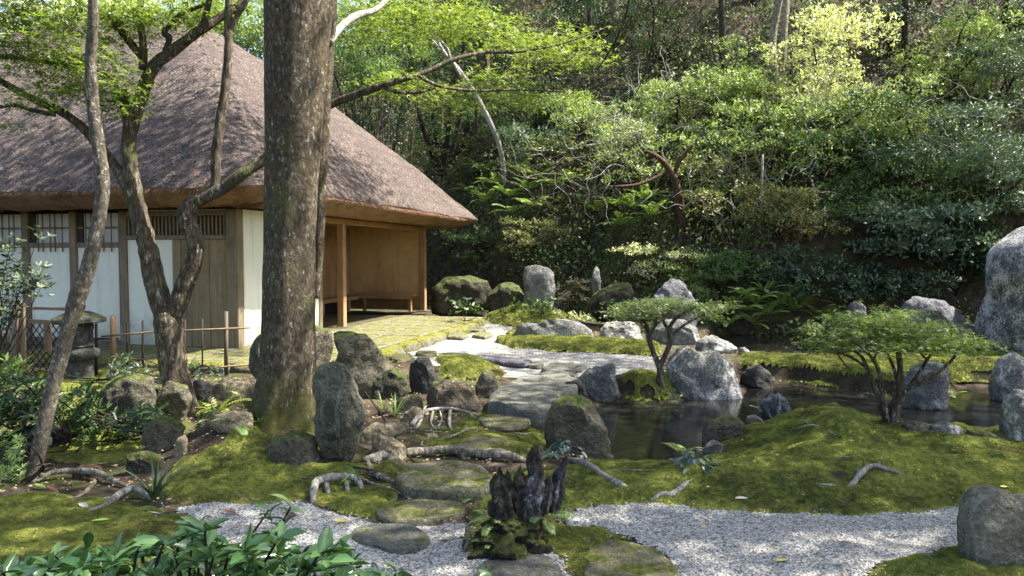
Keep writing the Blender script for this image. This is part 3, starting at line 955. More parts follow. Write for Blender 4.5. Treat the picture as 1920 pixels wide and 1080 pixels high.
_rs = [100]
def rock(outline, mat, label, depth=.7, name='rock', cat='rock', group=None, sub=None, base=None, facets=18, amp=.055, Y=None, sink=.06, boxy=.62, kind=None):
    _rs[0] += 1; sd = _rs[0]; R = np.random.default_rng(sd)
    xs = [p[0] for p in outline]; ys = [p[1] for p in outline]
    wpx = max(xs) - min(xs)
    if Y is None:
        bx, by = base if base else ((min(xs) + max(xs)) / 2, max(ys) - 3)
        g = G(bx, by); Yf = g.y
    else: Yf = Y
    dh = depth * wpx * Yf / FPX / 2
    Yc = Yf + dh * .55
    P = [at(a, b, Yc) for a, b in outline]
    cx = sum(p.x for p in P) / len(P); cz = (max(p.z for p in P) + min(p.z for p in P)) / 2
    zmin = min(p.z for p in P)
    pl = [(p.x - cx, p.z - cz - (sink if p.z - zmin < .25 * (max(q.z for q in P) - zmin) else 0)) for p in P]
    if sub is None: sub = 5 if wpx > 70 else 4 if wpx > 30 else 3
    V, F = ico(sub)
    q = V.copy()
    # facets: cut with planes that face more or less forward, back or up
    for k in range(facets):
        n = R.normal(0, 1, 3); n[1] = np.sign(n[1]) * (abs(n[1]) + .6); n[2] += .25; n /= np.linalg.norm(n)
        d = R.uniform(.5, .82)
        e = q @ n - d
        q = np.where(e[:, None] > 0, q - e[:, None] * n * .93, q)
    m = np.hypot(q[:, 0], q[:, 2]); th = np.arctan2(q[:, 2], q[:, 0])
    rad = polar(pl, th)
    mm = np.clip(m, 0, 1) ** boxy
    X = rad * np.cos(th) * mm; Z = rad * np.sin(th) * mm
    Yy = dh * np.sign(q[:, 1]) * np.abs(q[:, 1]) ** boxy
    # narrower to the top
    ht = max(p[1] for p in pl) - min(p[1] for p in pl)
    Yy = Yy * (1 - .25 * (Z - min(p[1] for p in pl)) / ht)
    size = max(wpx * Yc / FPX, ht)
    sc = 2.2 / size
    n1 = fbm(X * sc + sd, Yy * sc, Z * sc, sd, 3)
    n2 = 1 - np.abs(fbm(X * sc * 2.3 + sd, Yy * sc * 2.3, Z * sc * 2.3, sd + 5, 3))
    n3 = fbm(X * sc * 7, Yy * sc * 7, Z * sc * 7, sd + 9, 3)
    front = .35 + .65 * (1 - np.clip(m, 0, 1) ** 4)
    disp = size * amp * (n1 * .8 + (n2 - .6) * .7) * front + size * amp * .16 * n3
    L = np.sqrt(X ** 2 + Yy ** 2 + Z ** 2) + 1e-9
    X += X / L * disp; Yy += Yy / L * disp; Z += Z / L * disp
    vv = np.stack([X, Yy, Z + cz], -1)
    zb = zmin
    vv[:, 2] -= zb
    me = fast_mesh(name, vv, F, smooth_sh=True)
    o = put(name, me, mat, None, (cx, Yc, zb))
    return tag(o, label, cat, group, kind)

def slab(outline, mat, label, z, thick=.08, name='stepping_stone', cat='stepping stone', group=None, rnd=.03, und=.008, sub=3):
    """flat stone: its top outline in the picture lies at height z"""
    _rs[0] += 1; sd = _rs[0]
    gp = [G(a, b).z for a, b in outline] + [G(sum(p[0] for p in outline) / len(outline), sum(p[1] for p in outline) / len(outline)).z]
    z = max(z, max(gp) + .022)
    P = [np.array(W(a, b, z)[:2]) for a, b in outline]
    c = sum(P) / len(P)
    n = len(P); pts = []
    for i in range(n):
        p0, p1 = P[i], P[(i + 1) % n]
        k = max(2, int(np.linalg.norm(p1 - p0) / .05))
        for j in range(k): pts.append(p0 + (p1 - p0) * j / k)
    pts = np.array(pts)
    for _ in range(1): pts = (pts + .5 * np.roll(pts, 1, 0) + .5 * np.roll(pts, -1, 0)) / 2
    d = pts - c; L = np.linalg.norm(d, axis=1)
    pts = c + d * (1 + .025 * fbm(pts[:, 0] * 9, pts[:, 1] * 9, 0, sd, 3))[:, None]
    d = pts - c; m = len(pts)
    V = [[0, 0, 0]]; F = []
    rings = [(.15, 0), (.3, 0), (.45, 0), (.6, 0), (.72, 0), (.83, 0), (.91, -.001), (.96, -.004), (.985, -.012), (1.0, -.03), (1.01, -.55 * thick), (.97, -thick)]
    for s_, dz in rings:
        for q in d * s_:
            V.append([q[0], q[1], dz])
    V = np.array(V)
    wx, wy = V[:, 0] + c[0], V[:, 1] + c[1]
    V[:, 2] += und * fbm(wx * 3.5, wy * 3.5, 0, sd, 4) + .3 * und * fbm(wx * 16, wy * 16, 0, sd + 1, 2)
    side = np.concatenate([[0], np.repeat(np.arange(len(rings)) >= 9, m)])
    V[:, :2] *= (1 + .03 * side * fbm(wx * 8, wy * 8, V[:, 2] * 20, sd + 2, 3))[:, None]
    for j in range(m): F.append((0, 1 + j, 1 + (j + 1) % m))
    for k in range(len(rings) - 1):
        a, b = 1 + k * m, 1 + (k + 1) * m
        for j in range(m): F.append((a + j, b + j, b + (j + 1) % m, a + (j + 1) % m))
    F.append(tuple(1 + (len(rings) - 1) * m + j for j in range(m))[::-1])
    o = put(name, fast_mesh(name, V, F, smooth_sh=True), mat, None, (c[0], c[1], z))
    return tag(o, label, cat, group)

MR_GREY = rock_mat('rock_grey', (.10, .10, .095), (.30, .295, .27), .45, .22)
MR_PALE = rock_mat('rock_pale', (.13, .125, .115), (.34, .33, .30), .85, .30, (.62, .61, .585))
MR_BROWN = rock_mat('rock_brown', (.085, .065, .042), (.27, .21, .14), .2, .42)
MR_GREEN = rock_mat('rock_green', (.065, .065, .042), (.215, .21, .15), .35, .32, (.36, .36, .28), streak=(.25, .25, .18))
MR_DARK = rock_mat('rock_dark', (.03, .03, .028), (.12, .115, .10), .25, .25)
MR_MOSSY = rock_mat('rock_mossy', (.025, .022, .016), (.10, .09, .06), .15, .8, mosscol=(.05, .06, .012))
MR_MOSS2 = rock_mat('rock_half_mossy', (.08, .07, .045), (.24, .21, .14), .25, .58)
MR_BIG = rock_mat('rock_lichen', (.05, .05, .055), (.28, .28, .30), 1.0, .3, (.62, .62, .63), scale=2.2)
MR_BLUE = rock_mat('rock_blue', (.05, .06, .065), (.20, .22, .23), .2, 0, streak=(.55, .58, .58))
MR_TAN = rock_mat('rock_tan', (.22, .17, .10), (.50, .42, .28), .15, .25)
MR_STEP = rock_mat('step_stone', (.15, .15, .12), (.34, .33, .28), .2, .22, scale=1.6, mosscol=(.10, .11, .02))
MR_TANG = rock_mat('rock_tan_grey', (.15, .14, .10), (.36, .34, .27), .25, .1, scale=.9)
MR_STEPM = rock_mat('step_stone_mossy', (.14, .13, .07), (.34, .31, .21), .2, .33, scale=1.3, mosscol=(.11, .12, .018))
MR_CHAR = rock_mat('rock_purple', (.07, .068, .075), (.27, .26, .285), .5, .15, (.46, .46, .48), scale=1.4)

ROCKS = [
 # outline, material, label, depth, extra
 ([(470, 700), (468, 655), (480, 628), (500, 605), (545, 596), (590, 612), (618, 622), (624, 650), (612, 690), (600, 715), (540, 725), (480, 720)], MR_MOSS2, 'cracked grey boulder standing directly behind the big trunk', .8, dict(base=(540, 725))),
 ([(606, 616), (625, 610), (660, 612), (690, 624), (712, 645), (730, 672), (744, 692), (740, 715), (718, 745), (670, 748), (630, 735), (612, 690), (620, 650)], MR_MOSS2, 'largest brown boulder between the big trunk and the gravel court', .75, dict(base=(670, 748))),
 ([(583, 745), (588, 708), (600, 688), (624, 678), (645, 686), (658, 704), (668, 728), (680, 765), (680, 800), (672, 840), (662, 866), (632, 874), (604, 866), (590, 830), (583, 790)], MR_GREEN, 'tall grey green standing stone leaning against the big trunk', .55, dict(facets=12, amp=.075, boxy=.7)),
 ([(500, 830), (515, 812), (540, 806), (575, 810), (600, 830), (605, 868), (585, 882), (540, 880), (508, 868)], MR_MOSS2, 'low swirled grey rock at the foot of the big trunk', .8, {}),
 ([(688, 720), (705, 702), (735, 690), (765, 700), (772, 730), (760, 752), (700, 748)], MR_MOSSY, 'dark mossy rock wedged right of the largest boulder', .8, {}),
 ([(764, 700), (770, 680), (785, 668), (805, 668), (816, 685), (823, 712), (818, 735), (790, 742), (768, 735)], MR_DARK, 'dark rounded upright rock between two brown boulders', .9, {}),
 ([(792, 722), (800, 712), (835, 708), (880, 709), (888, 722), (900, 742), (912, 766), (895, 776), (850, 776), (800, 770), (790, 748)], MR_BROWN, 'flat topped brown block beside the stepping path', .7, dict(boxy=.5)),
 ([(890, 722), (896, 705), (906, 690), (920, 696), (938, 712), (942, 726), (928, 742), (905, 750), (892, 742)], MR_MOSS2, 'small pointed greenish rock left of the big slab', .8, {}),
 ([(1026, 748), (1036, 728), (1060, 712), (1085, 706), (1100, 720), (1100, 752), (1070, 762), (1035, 760)], MR_DARK, 'dark jagged rock tucked behind the brown upright rock', .8, {}),
 ([(1084, 745), (1086, 712), (1098, 694), (1125, 682), (1150, 671), (1160, 674), (1163, 700), (1167, 742), (1150, 757), (1110, 757)], MR_GREY, 'pointed grey rock on the left bank of the pond', .75, {}),
 ([(1016, 828), (1020, 800), (1026, 770), (1040, 748), (1062, 741), (1090, 743), (1108, 752), (1122, 775), (1138, 800), (1148, 830), (1152, 852), (1120, 862), (1070, 858), (1030, 846)], MR_MOSS2, 'brown upright rock with green moss stain at the near pond edge', .7, dict(facets=12, amp=.07)),
 ([(1250, 690), (1252, 665), (1264, 644), (1284, 636), (1302, 645), (1318, 655), (1338, 650), (1356, 658), (1370, 676), (1380, 705), (1390, 742), (1384, 756), (1345, 758), (1300, 752), (1268, 735), (1250, 712)], MR_PALE, 'large lichen white boulder rising from the pond', .65, dict(facets=11, amp=.04)),
 ([(1300, 652), (1303, 638), (1320, 628), (1345, 630), (1375, 640), (1388, 652), (1385, 664), (1340, 666), (1310, 662)], MR_PALE, 'low pale rock just behind the large lichen white boulder', .7, {}),
 ([(1380, 664), (1386, 652), (1398, 650), (1406, 658), (1402, 667)], MR_PALE, 'small whitish stone right of the low pale rock', .8, {}),
 ([(1383, 722), (1386, 700), (1398, 687), (1418, 681), (1438, 688), (1452, 698), (1455, 716), (1440, 728), (1400, 730)], MR_DARK, 'dark triangular rock in front of the moss island', .8, dict(Y=W(1420, 728, WATER_Z).y)),
 ([(1422, 762), (1424, 745), (1436, 746), (1446, 736), (1462, 735), (1474, 748), (1488, 770), (1485, 786), (1450, 788), (1428, 780)], MR_BLUE, 'blue grey rock with white veins in the water', .7, dict(Y=W(1450, 785, WATER_Z).y, facets=14, amp=.09)),
 ([(1314, 820), (1318, 800), (1335, 784), (1360, 776), (1385, 780), (1400, 795), (1398, 815), (1370, 828), (1330, 828)], MR_MOSS2, 'rounded purple grey rock at the near bank', .8, {}),
 ([(1397, 792), (1402, 780), (1416, 777), (1430, 786), (1431, 796), (1412, 800)], MR_GREY, 'small grey stone between rounded rock and veined rock', .8, {}),
 ([(1312, 846), (1320, 832), (1338, 822), (1356, 832), (1358, 848), (1335, 856)], MR_GREY, 'small rock beside the dark leafy clump on the near bank', .8, {}),
 ([(961, 630), (962, 608), (975, 602), (1000, 604), (1020, 596), (1050, 597), (1085, 605), (1105, 618), (1113, 634), (1100, 642), (1050, 642), (1000, 640), (970, 640)], MR_GREY, 'long low grey rock behind the moss strip', .55, {}),
 ([(1116, 636), (1120, 618), (1138, 604), (1165, 598), (1190, 602), (1206, 618), (1210, 638), (1190, 646), (1140, 646)], MR_PALE, 'rounded mottled rock left of the small umbrella maple', .75, {}),
 ([(1215, 640), (1222, 615), (1245, 598), (1280, 600), (1308, 615), (1312, 640), (1280, 650), (1235, 650)], MR_GREY, 'grey rock half hidden behind the small umbrella maple', .75, {}),
 ([(1218, 560), (1226, 538), (1240, 520), (1256, 512), (1276, 514), (1290, 526), (1302, 548), (1308, 572), (1306, 630), (1230, 630), (1220, 600)], MR_CHAR, 'dark peaked rock rising above the small umbrella maple', .8, dict(Y=14.2)),
 ([(974, 545), (974, 515), (984, 499), (1005, 495), (1028, 497), (1040, 512), (1040, 548), (1034, 595), (982, 595)], MR_GREY, 'upright pale squared rock at the foot of the slope', .7, dict(boxy=.55, Y=16.6)),
 ([(905, 575), (915, 550), (935, 532), (960, 525), (978, 532), (985, 560), (975, 585), (920, 588)], MR_MOSSY, 'moss domed rock left of the upright pale rock', .9, dict(Y=16.8)),
 ([(800, 590), (805, 545), (835, 520), (880, 512), (915, 525), (925, 560), (915, 592), (850, 600)], MR_MOSSY, 'large dark mossy boulder beyond the open bay', .8, {}),
 ([(1100, 570), (1106, 548), (1125, 533), (1155, 526), (1185, 530), (1200, 548), (1200, 585), (1170, 600), (1120, 600)], MR_MOSSY, 'big round moss covered boulder on the slope foot', .85, dict(Y=15.6)),
 ([(1028, 574), (1032, 562), (1046, 556), (1062, 562), (1066, 576), (1048, 582)], MR_PALE, 'small pale round stone beside the bleached plant', .8, {}),
 ([(896, 506), (896, 494), (902, 489), (908, 494), (909, 506)], MR_PALE, 'tiny grey marker stone high on the fern bank', .7, {}),
 ([(1110, 560), (1111, 508), (1117, 496), (1124, 506), (1127, 560)], MR_GREY, 'narrow pointed stone above the moss covered boulder', .7, dict(Y=17.0)),
 ([(1588, 585), (1588, 566), (1600, 557), (1612, 563), (1622, 576), (1626, 640), (1586, 640)], MR_CHAR, 'small peaked purple grey rock left of the far boulder', .8, dict(Y=12.2)),
 ([(1660, 630), (1672, 590), (1690, 562), (1712, 551), (1735, 560), (1762, 562), (1790, 580), (1815, 602), (1832, 625), (1832, 650), (1760, 660), (1690, 655)], MR_CHAR, 'broad purple grey boulder behind the wide umbrella maple', .6, dict(Y=11.4)),
 ([(1838, 650), (1842, 600), (1856, 560), (1862, 510), (1872, 475), (1890, 452), (1925, 425), (1985, 415), (2060, 470), (2090, 600), (2080, 665), (1980, 680), (1870, 668)], MR_BIG, 'huge lichen spotted rock at the right edge', .7, dict(facets=4, amp=.04, base=(1900, 668))),
 ([(1860, 745), (1862, 690), (1872, 664), (1895, 657), (1918, 672), (1930, 710), (1926, 750), (1890, 756)], MR_PALE, 'pale upright rock in the water below the huge rock', .8, dict(Y=W(1890, 752, WATER_Z).y)),
 ([(1884, 815), (1886, 770), (1888, 740), (1902, 726), (1930, 732), (1960, 760), (1965, 815), (1930, 832)], MR_PALE, 'purple grey rock at the near bank by the right edge', .8, {}),
 ([(1688, 760), (1700, 715), (1712, 690), (1735, 678), (1762, 680), (1778, 700), (1780, 745), (1770, 768), (1730, 772)], MR_GREY, 'grey rock in the water behind the wide umbrella maple', .8, dict(Y=W(1730, 768, WATER_Z).y)),
 ([(1686, 812), (1692, 795), (1715, 788), (1740, 795), (1742, 812), (1715, 820)], MR_GREEN, 'low greenish stone at the foot of the wide umbrella maple', .9, {}),
 ([(1738, 815), (1745, 797), (1775, 789), (1800, 800), (1805, 818), (1770, 824)], MR_PALE, 'low lichen spotted stone on the near pond rim', .8, {}),
 ([(1802, 822), (1812, 804), (1840, 806), (1880, 815), (1894, 824), (1850, 832)], MR_MOSS2, 'long flat mossy stone on the near pond rim', .6, {}),
 ([(1806, 1050), (1806, 1000), (1812, 950), (1826, 922), (1852, 911), (1880, 916), (1898, 934), (1925, 928), (1965, 945), (1985, 1010), (1980, 1080), (1930, 1095), (1840, 1085)], MR_TANG, 'smooth tan grey boulder in the lower right corner', .6, dict(base=(1880, 1072), facets=6, amp=.04, boxy=.5)),
 ([(674, 832), (680, 808), (700, 792), (735, 786), (768, 790), (772, 806), (745, 818), (712, 838), (690, 842)], MR_TAN, 'sunlit tan slab rock right of the standing stone', .8, {}),
 ([(690, 855), (694, 828), (712, 814), (738, 816), (760, 832), (768, 852), (740, 864), (705, 864)], MR_TAN, 'round tan rock just above the long root', .8, {}),
 ([(752, 788), (756, 770), (772, 760), (790, 766), (794, 782), (775, 794)], MR_TAN, 'small sunlit rock beside the tangled roots', .8, {}),
 ([(740, 762), (748, 742), (775, 736), (792, 745), (792, 764), (765, 772)], MR_BROWN, 'small brown rock left of the flat topped block', .8, {}),
 ([(186, 790), (192, 730), (215, 700), (255, 690), (290, 702), (308, 740), (305, 800), (260, 815), (205, 812)], MR_MOSS2, 'large mossy grey wall boulder behind the left bushes', .7, {}),
 ([(290, 760), (296, 728), (320, 712), (352, 722), (362, 750), (345, 782), (310, 788)], MR_MOSS2, 'mossy rock under the forked maple trunk', .8, {}),
 ([(255, 830), (265, 795), (300, 775), (340, 780), (356, 800), (340, 835), (290, 850)], MR_MOSS2, 'grey rock beneath the forked maple beside the hollow', .8, {}),
 ([(228, 880), (236, 852), (262, 843), (290, 846), (303, 862), (300, 884), (262, 892)], MR_MOSSY, 'rounded mossy stone in front of the dark hollow', .8, {}),
 ([(350, 745), (355, 715), (375, 706), (400, 722), (402, 748), (375, 756)], MR_DARK, 'dark rock right of the forked maple base', .8, {}),
 ([(380, 740), (390, 716), (425, 708), (462, 712), (476, 728), (468, 748), (420, 752)], MR_TAN, 'long tan rock behind the sunlit fern', .6, {}),
 ([(468, 745), (470, 715), (482, 704), (494, 715), (496, 748), (480, 756)], MR_TAN, 'small orange tan rock touching the left side of the big trunk', .8, {}),
 ([(395, 798), (405, 775), (440, 765), (478, 770), (482, 798), (440, 812)], MR_TAN, 'flat sunlit yellow rock left of the big trunk', .6, {}),
 ([(322, 852), (330, 822), (345, 815), (355, 830), (350, 858)], MR_TAN, 'small bright stone inside the dark hollow', .8, {}),
 ([(20, 840), (30, 800), (60, 788), (100, 800), (110, 838), (70, 850)], MR_DARK, 'dark rock behind the leaning pale trunk foot', .8, {}),
 ([(1262, 458), (1275, 438), (1300, 430), (1330, 440), (1340, 465), (1300, 478)], MR_DARK, 'dark ledge rock under the red brown leaning trunk', .8, {}),
]
def blob(cx, cy, w, h, k):
    R = np.random.default_rng(k); n = 9
    return [(cx + w * R.uniform(.8, 1.1) * math.cos(2 * PI * i / n), cy + h * R.uniform(.75, 1.1) * math.sin(2 * PI * i / n)) for i in range(n)]
for i, (cx, cy, w, h, mt, lb) in enumerate([
    (722, 772, 16, 11, MR_BROWN, 'low brown stone behind the arching grass blades'), (812, 818, 14, 7, MR_TAN, 'flat tan stone at the left end of the sunken stepping stone'), (1008, 842, 12, 7, MR_MOSS2, 'mossy stone left of the brown upright rock foot'),
    (668, 905, 13, 7, MR_MOSS2, 'mossy stone at the bend of the left root'), (690, 980, 14, 7, MR_GREY, 'grey edging stone under the oval stepping stone'), (884, 975, 13, 8, MR_MOSS2, 'mossy stone between oval stepping stone and stump'), (1108, 868, 10, 6, MR_GREY, 'small grey stone on the moss above the straight root'),
    (935, 760, 10, 8, MR_MOSS2, 'small stone under the left lip of the big slab'), (1010, 768, 16, 8, MR_GREY, 'flat grey stone under the right lip of the big slab'), (760, 705, 12, 8, MR_BROWN, 'small brown stone behind the dark rounded upright rock'), (842, 700, 9, 6, MR_GREY, 'small grey stone on the bright moss patch edge'),
    (640, 892, 12, 7, MR_GREY, 'small grey stone below the standing stone'), (450, 762, 12, 7, MR_BROWN, 'small brown stone behind the flat sunlit yellow rock'), (120, 880, 14, 9, MR_DARK, 'small dark stone beside the leaning trunk foot'), (1350, 868, 9, 6, MR_TAN, 'small tan stone on the near bank right of the blue green plant'), (1240, 880, 10, 5, MR_GREY, 'small flat stone at the lowest curve of the pond'),
    (1120, 640, 9, 6, MR_PALE, 'small pale stone left of the rounded mottled rock'), (1480, 800, 10, 6, MR_GREY, 'small grey stone at the left foot of the moss cone'), (795, 775, 11, 7, MR_TAN, 'small tan stone above the tangled roots')]):
    rock(blob(cx, cy, w, h, i), mt, lb, .9, sub=4, sink=.02)
for out_, mt, lb, dp_, kw in ROCKS:
    rock(out_, mt, lb, dp_, **kw)

# the big step slab and the stepping stones
slab([(916, 740), (935, 722), (985, 705), (1060, 700), (1086, 708), (1082, 722), (1050, 735), (1035, 760), (1015, 764), (960, 760), (918, 752)], MR_STEP, 'large flat grey slab leading up to the gravel court', .13, .26, 'stone_slab', 'stone slab', und=.014)
slab([(740, 893), (760, 868), (840, 862), (905, 868), (925, 888), (920, 912), (880, 915), (800, 915), (750, 908)], MR_STEPM, 'thick mossy slab below the long root', .10, .22, 'stone_slab', 'stone slab', und=.012)
slab([(698, 950), (715, 938), (790, 932), (860, 938), (877, 948), (860, 962), (800, 972), (735, 974), (708, 966)], MR_STEPM, 'greenish oval stepping stone below the thick mossy slab', .06, .13, und=.01)
slab([(655, 1000), (662, 985), (700, 980), (780, 984), (810, 1000), (800, 1018), (750, 1030), (690, 1018), (660, 1010)], MR_STEP, 'grey stepping stone ringed by gravel near the glossy bush', .035, .09, und=.008)
slab([(885, 1085), (900, 1048), (960, 1035), (1035, 1036), (1055, 1060), (1060, 1110), (960, 1130), (890, 1110)], MR_STEP, 'large grey stepping stone at the bottom edge in the middle', .03, .09)
slab([(893, 785), (905, 777), (960, 775), (995, 780), (994, 792), (960, 802), (915, 800)], MR_STEPM, 'flat tan stepping stone in moss below the big slab', .035, .06)
slab([(845, 838), (862, 822), (905, 812), (955, 820), (960, 840), (930, 850), (865, 852)], MR_STEPM, 'sunken stepping stone in moss above the long root', .03, .06)
slab([(1090, 1050), (1110, 1018), (1170, 1012), (1240, 1030), (1275, 1065), (1260, 1105), (1140, 1110), (1095, 1085)], MR_STEPM, 'sunken moss edged stepping stone right of the gravel gap', .012, .05)
slab([(1015, 688), (1030, 680), (1070, 679), (1096, 684), (1090, 691), (1050, 695), (1022, 693)], MR_STEP, 'grey six sided stepping stone in the far gravel', .05, .06)
slab([(1010, 701), (1020, 696), (1060, 695), (1086, 699), (1075, 705), (1025, 705)], MR_STEP, 'thin grey stepping stone against the top of the big slab', .05, .06)
slab([(985, 683), (992, 677), (1012, 676), (1022, 681), (1010, 686)], MR_STEP, 'smallest grey stepping stone right of the long plank stones', .04, .05)
slab([(880, 670), (884, 665), (940, 667), (1000, 675), (986, 682), (950, 680)], MR_CHAR, 'dark long plank stone in the gravel court', .06, .06, 'plank_stone', 'plank stone')
slab([(822, 665), (828, 660), (880, 662), (884, 665), (880, 670), (840, 670)], MR_BROWN, 'brown plank stone left of the dark long one', .06, .06, 'plank_stone', 'plank stone')
slab([(778, 662), (784, 656), (818, 657), (820, 663), (800, 666)], MR_BROWN, 'short brown plank stone nearest the kerb', .06, .06, 'plank_stone', 'plank stone')
slab([(730, 668), (740, 662), (765, 665), (770, 672), (745, 676)], MR_BROWN, 'brown flat stone beside the largest boulder', .05, .05, 'plank_stone', 'plank stone')
slab([(838, 630), (845, 624), (870, 623), (880, 627), (868, 632)], MR_STEPM, 'mossy round stepping stone near the kerb', .06, .08)
slab([(885, 628), (892, 622), (915, 621), (925, 626), (910, 631)], MR_STEPM, 'mossy round stepping stone nearer the moss hill', .06, .08)
slab([(878, 618), (884, 613), (905, 612), (912, 617), (900, 621)], MR_STEPM, 'farthest small stepping stone beside the kerb', .05, .07)
# ------------------------------------------------------------------ leaves
def tmpl_diamond(w=.45, fold=.12):
    v = np.array([[0, 0, 0], [.5, w / 2, fold * w], [1, 0, -.05], [.5, -w / 2, fold * w]])
    return v, np.array([[0, 2, 1], [0, 3, 2]])
def tmpl_oval(w=.4, fold=.1):
    v = np.array([[0, 0, 0], [.3, w / 2 * .85, fold * w], [.68, w / 2 * .8, fold * w], [1, 0, -.08], [.68, -w / 2 * .8, fold * w], [.3, -w / 2 * .85, fold * w]])
    return v, np.array([[0, 3, 2], [0, 2, 1], [0, 4, 3], [0, 5, 4]])
def tmpl_star(n=5):
    v = [[0, 0, 0]]; f = []
    for k in range(n):
        a = (k - (n - 1) / 2) * .95
        L = (.62, .88, 1, .88, .62)[k] if n == 5 else (.85, 1, .85)[k]
        b0, b1 = a - .38, a + .38
        i = len(v)
        v += [[.30 * math.cos(b0), .30 * math.sin(b0), .01], [L * math.cos(a), L * math.sin(a), -.06], [.30 * math.cos(b1), .30 * math.sin(b1), .01]]
        f += [[0, i, i + 1], [0, i + 1, i + 2]]
    return np.array(v), np.array(f)
T_DIA, T_OVAL, T_STAR, T_STAR3, T_NARROW = tmpl_diamond(), tmpl_oval(), tmpl_star(5), tmpl_star(3), tmpl_oval(.24)

def nrm(a): return a / (np.linalg.norm(a, axis=1)[:, None] + 1e-9)

def leaf_geo(pos, axis, normal, size, tmpl):
    tv, tf = tmpl
    a = nrm(axis); n = normal - a * (normal * a).sum(1)[:, None]; n = nrm(n); b = np.cross(n, a)
    m = len(pos); T = len(tv)
    s = np.broadcast_to(np.asarray(size, float), (m,))[:, None, None]
    V = pos[:, None, :] + s * (tv[None, :, 0:1] * a[:, None, :] + tv[None, :, 1:2] * b[:, None, :] + tv[None, :, 2:3] * n[:, None, :])
    F = (tf[None] + (np.arange(m) * T)[:, None, None]).reshape(-1, 3)
    r = np.repeat(rng.random(m), T)
    return V.reshape(-1, 3), F, r

def leaf_obj(name, parts_, mat, parent=None, loc=(0, 0, 0)):
    V = []; F = []; R = []; b = 0
    for v, f, r in parts_:
        V.append(v); F.append(f + b); R.append(r); b += len(v)
    V = np.concatenate(V) - np.array(loc)
    return put(name, fast_mesh(name, V, np.concatenate(F), attr={'rnd': np.concatenate(R)}), mat, parent, (0, 0, 0) if parent is not None else loc)

def flat_spray(c, rad, n, size, tmpl=T_STAR, tilt=.35, per=9, layers=4):
    """leaf sprays lying in loose horizontal layers inside an ellipsoid"""
    c = np.array(c); rad = np.array(rad)
    k = max(3, n // per)
    u = rng.normal(0, 1, (k, 3)); u = nrm(u) * (rng.random((k, 1)) ** .45)
    u[:, 2] = np.round(u[:, 2] * layers / 1.0) / layers + rng.normal(0, .06, k)
    cen = c + u * rad
    dirs = nrm(np.column_stack([u[:, 0] + rng.normal(0, .5, k), u[:, 1] + rng.normal(0, .5, k), rng.normal(-.1, .15, k)]))
    pos = np.repeat(cen, per, 0) + np.repeat(dirs, per, 0) * (rng.random((k * per, 1)) - .3) * size * 5 + rng.normal(0, 1, (k * per, 3)) * np.array([1, 1, .3]) * size * 1.1
    ax = np.repeat(dirs, per, 0) + rng.normal(0, .7, (k * per, 3)) * np.array([1, 1, .35])
    nn = np.array([0, 0, 1.0]) + rng.normal(0, tilt, (k * per, 3))
    return leaf_geo(pos, ax, nn, size * rng.uniform(.6, 1.15, k * per), tmpl)

def bush_cloud(c, rad, n, size, tmpl=T_OVAL, per=11, shell=.55, up=.6, bot=-.6, droop=0.0, spread=.55):
    """leaf whorls over a lumpy crown"""
    c = np.array(c); rad = np.array(rad); k = max(4, n // per)
    d = nrm(rng.normal(0, 1, (k * 2, 3))); d = d[d[:, 2] > bot][:k]; k = len(d)
    sd = int(rng.integers(1e6))
    lump_ = 1 + .28 * fbm(d[:, 0] * 2.2, d[:, 1] * 2.2, d[:, 2] * 2.2, sd, 3)
    r = (shell + (1 - shell) * rng.random(k) ** .6) * lump_
    cen = c + d * rad * r[:, None]
    out = nrm(d + np.array([0, 0, up]))
    K = k * per
    o = np.repeat(out, per, 0)
    pos = np.repeat(cen, per, 0) + rng.normal(0, 1, (K, 3)) * size * spread * np.array([1, 1, .6])
    ax = o * .55 + rng.normal(0, .75, (K, 3)); ax[:, 2] -= droop
    nn = o + rng.normal(0, .45, (K, 3))
    g = leaf_geo(pos, ax, nn, size * rng.uniform(.55, 1.2, K), tmpl)
    # neighbours in one whorl share most of their tint
    T = len(tmpl[0]); rr = np.repeat(np.clip(np.repeat(rng.random(k), per) * .6 + rng.random(K) * .4, 0, 1), T)
    return g[0], g[1], rr

MB_BIG = bark_mat('bark_big', (.085, .066, .042), (.23, .19, .13), (.42, .39, .32), .42, .62, (.085, .09, .03), 1.9, .5, .12)
MB_MAPLE = bark_mat('bark_maple', (.075, .058, .04), (.24, .20, .14), (.42, .40, .34), .45, .6, (.07, .085, .02), 1.6)
MB_PALE = bark_mat('bark_pale', (.13, .11, .08), (.32, .28, .21), (.50, .47, .40), .5, .2, vs=2.2, str_=.6)
MB_DARK = bark_mat('bark_dark', (.04, .03, .022), (.14, .11, .08), (.3, .3, .26), .2, .2, vs=1.5)
MB_WHITE = bark_mat('bark_white', (.30, .28, .24), (.60, .57, .50), (.7, .68, .62), .5, .05, vs=2)
MB_RED = bark_mat('bark_red', (.07, .04, .028), (.22, .14, .09), (.4, .35, .3), .25, .1, vs=2)
MB_ROOT = bark_mat('bark_root', (.20, .17, .12), (.46, .42, .34), (.62, .60, .54), .6, .25, (.09, .10, .02), 2)

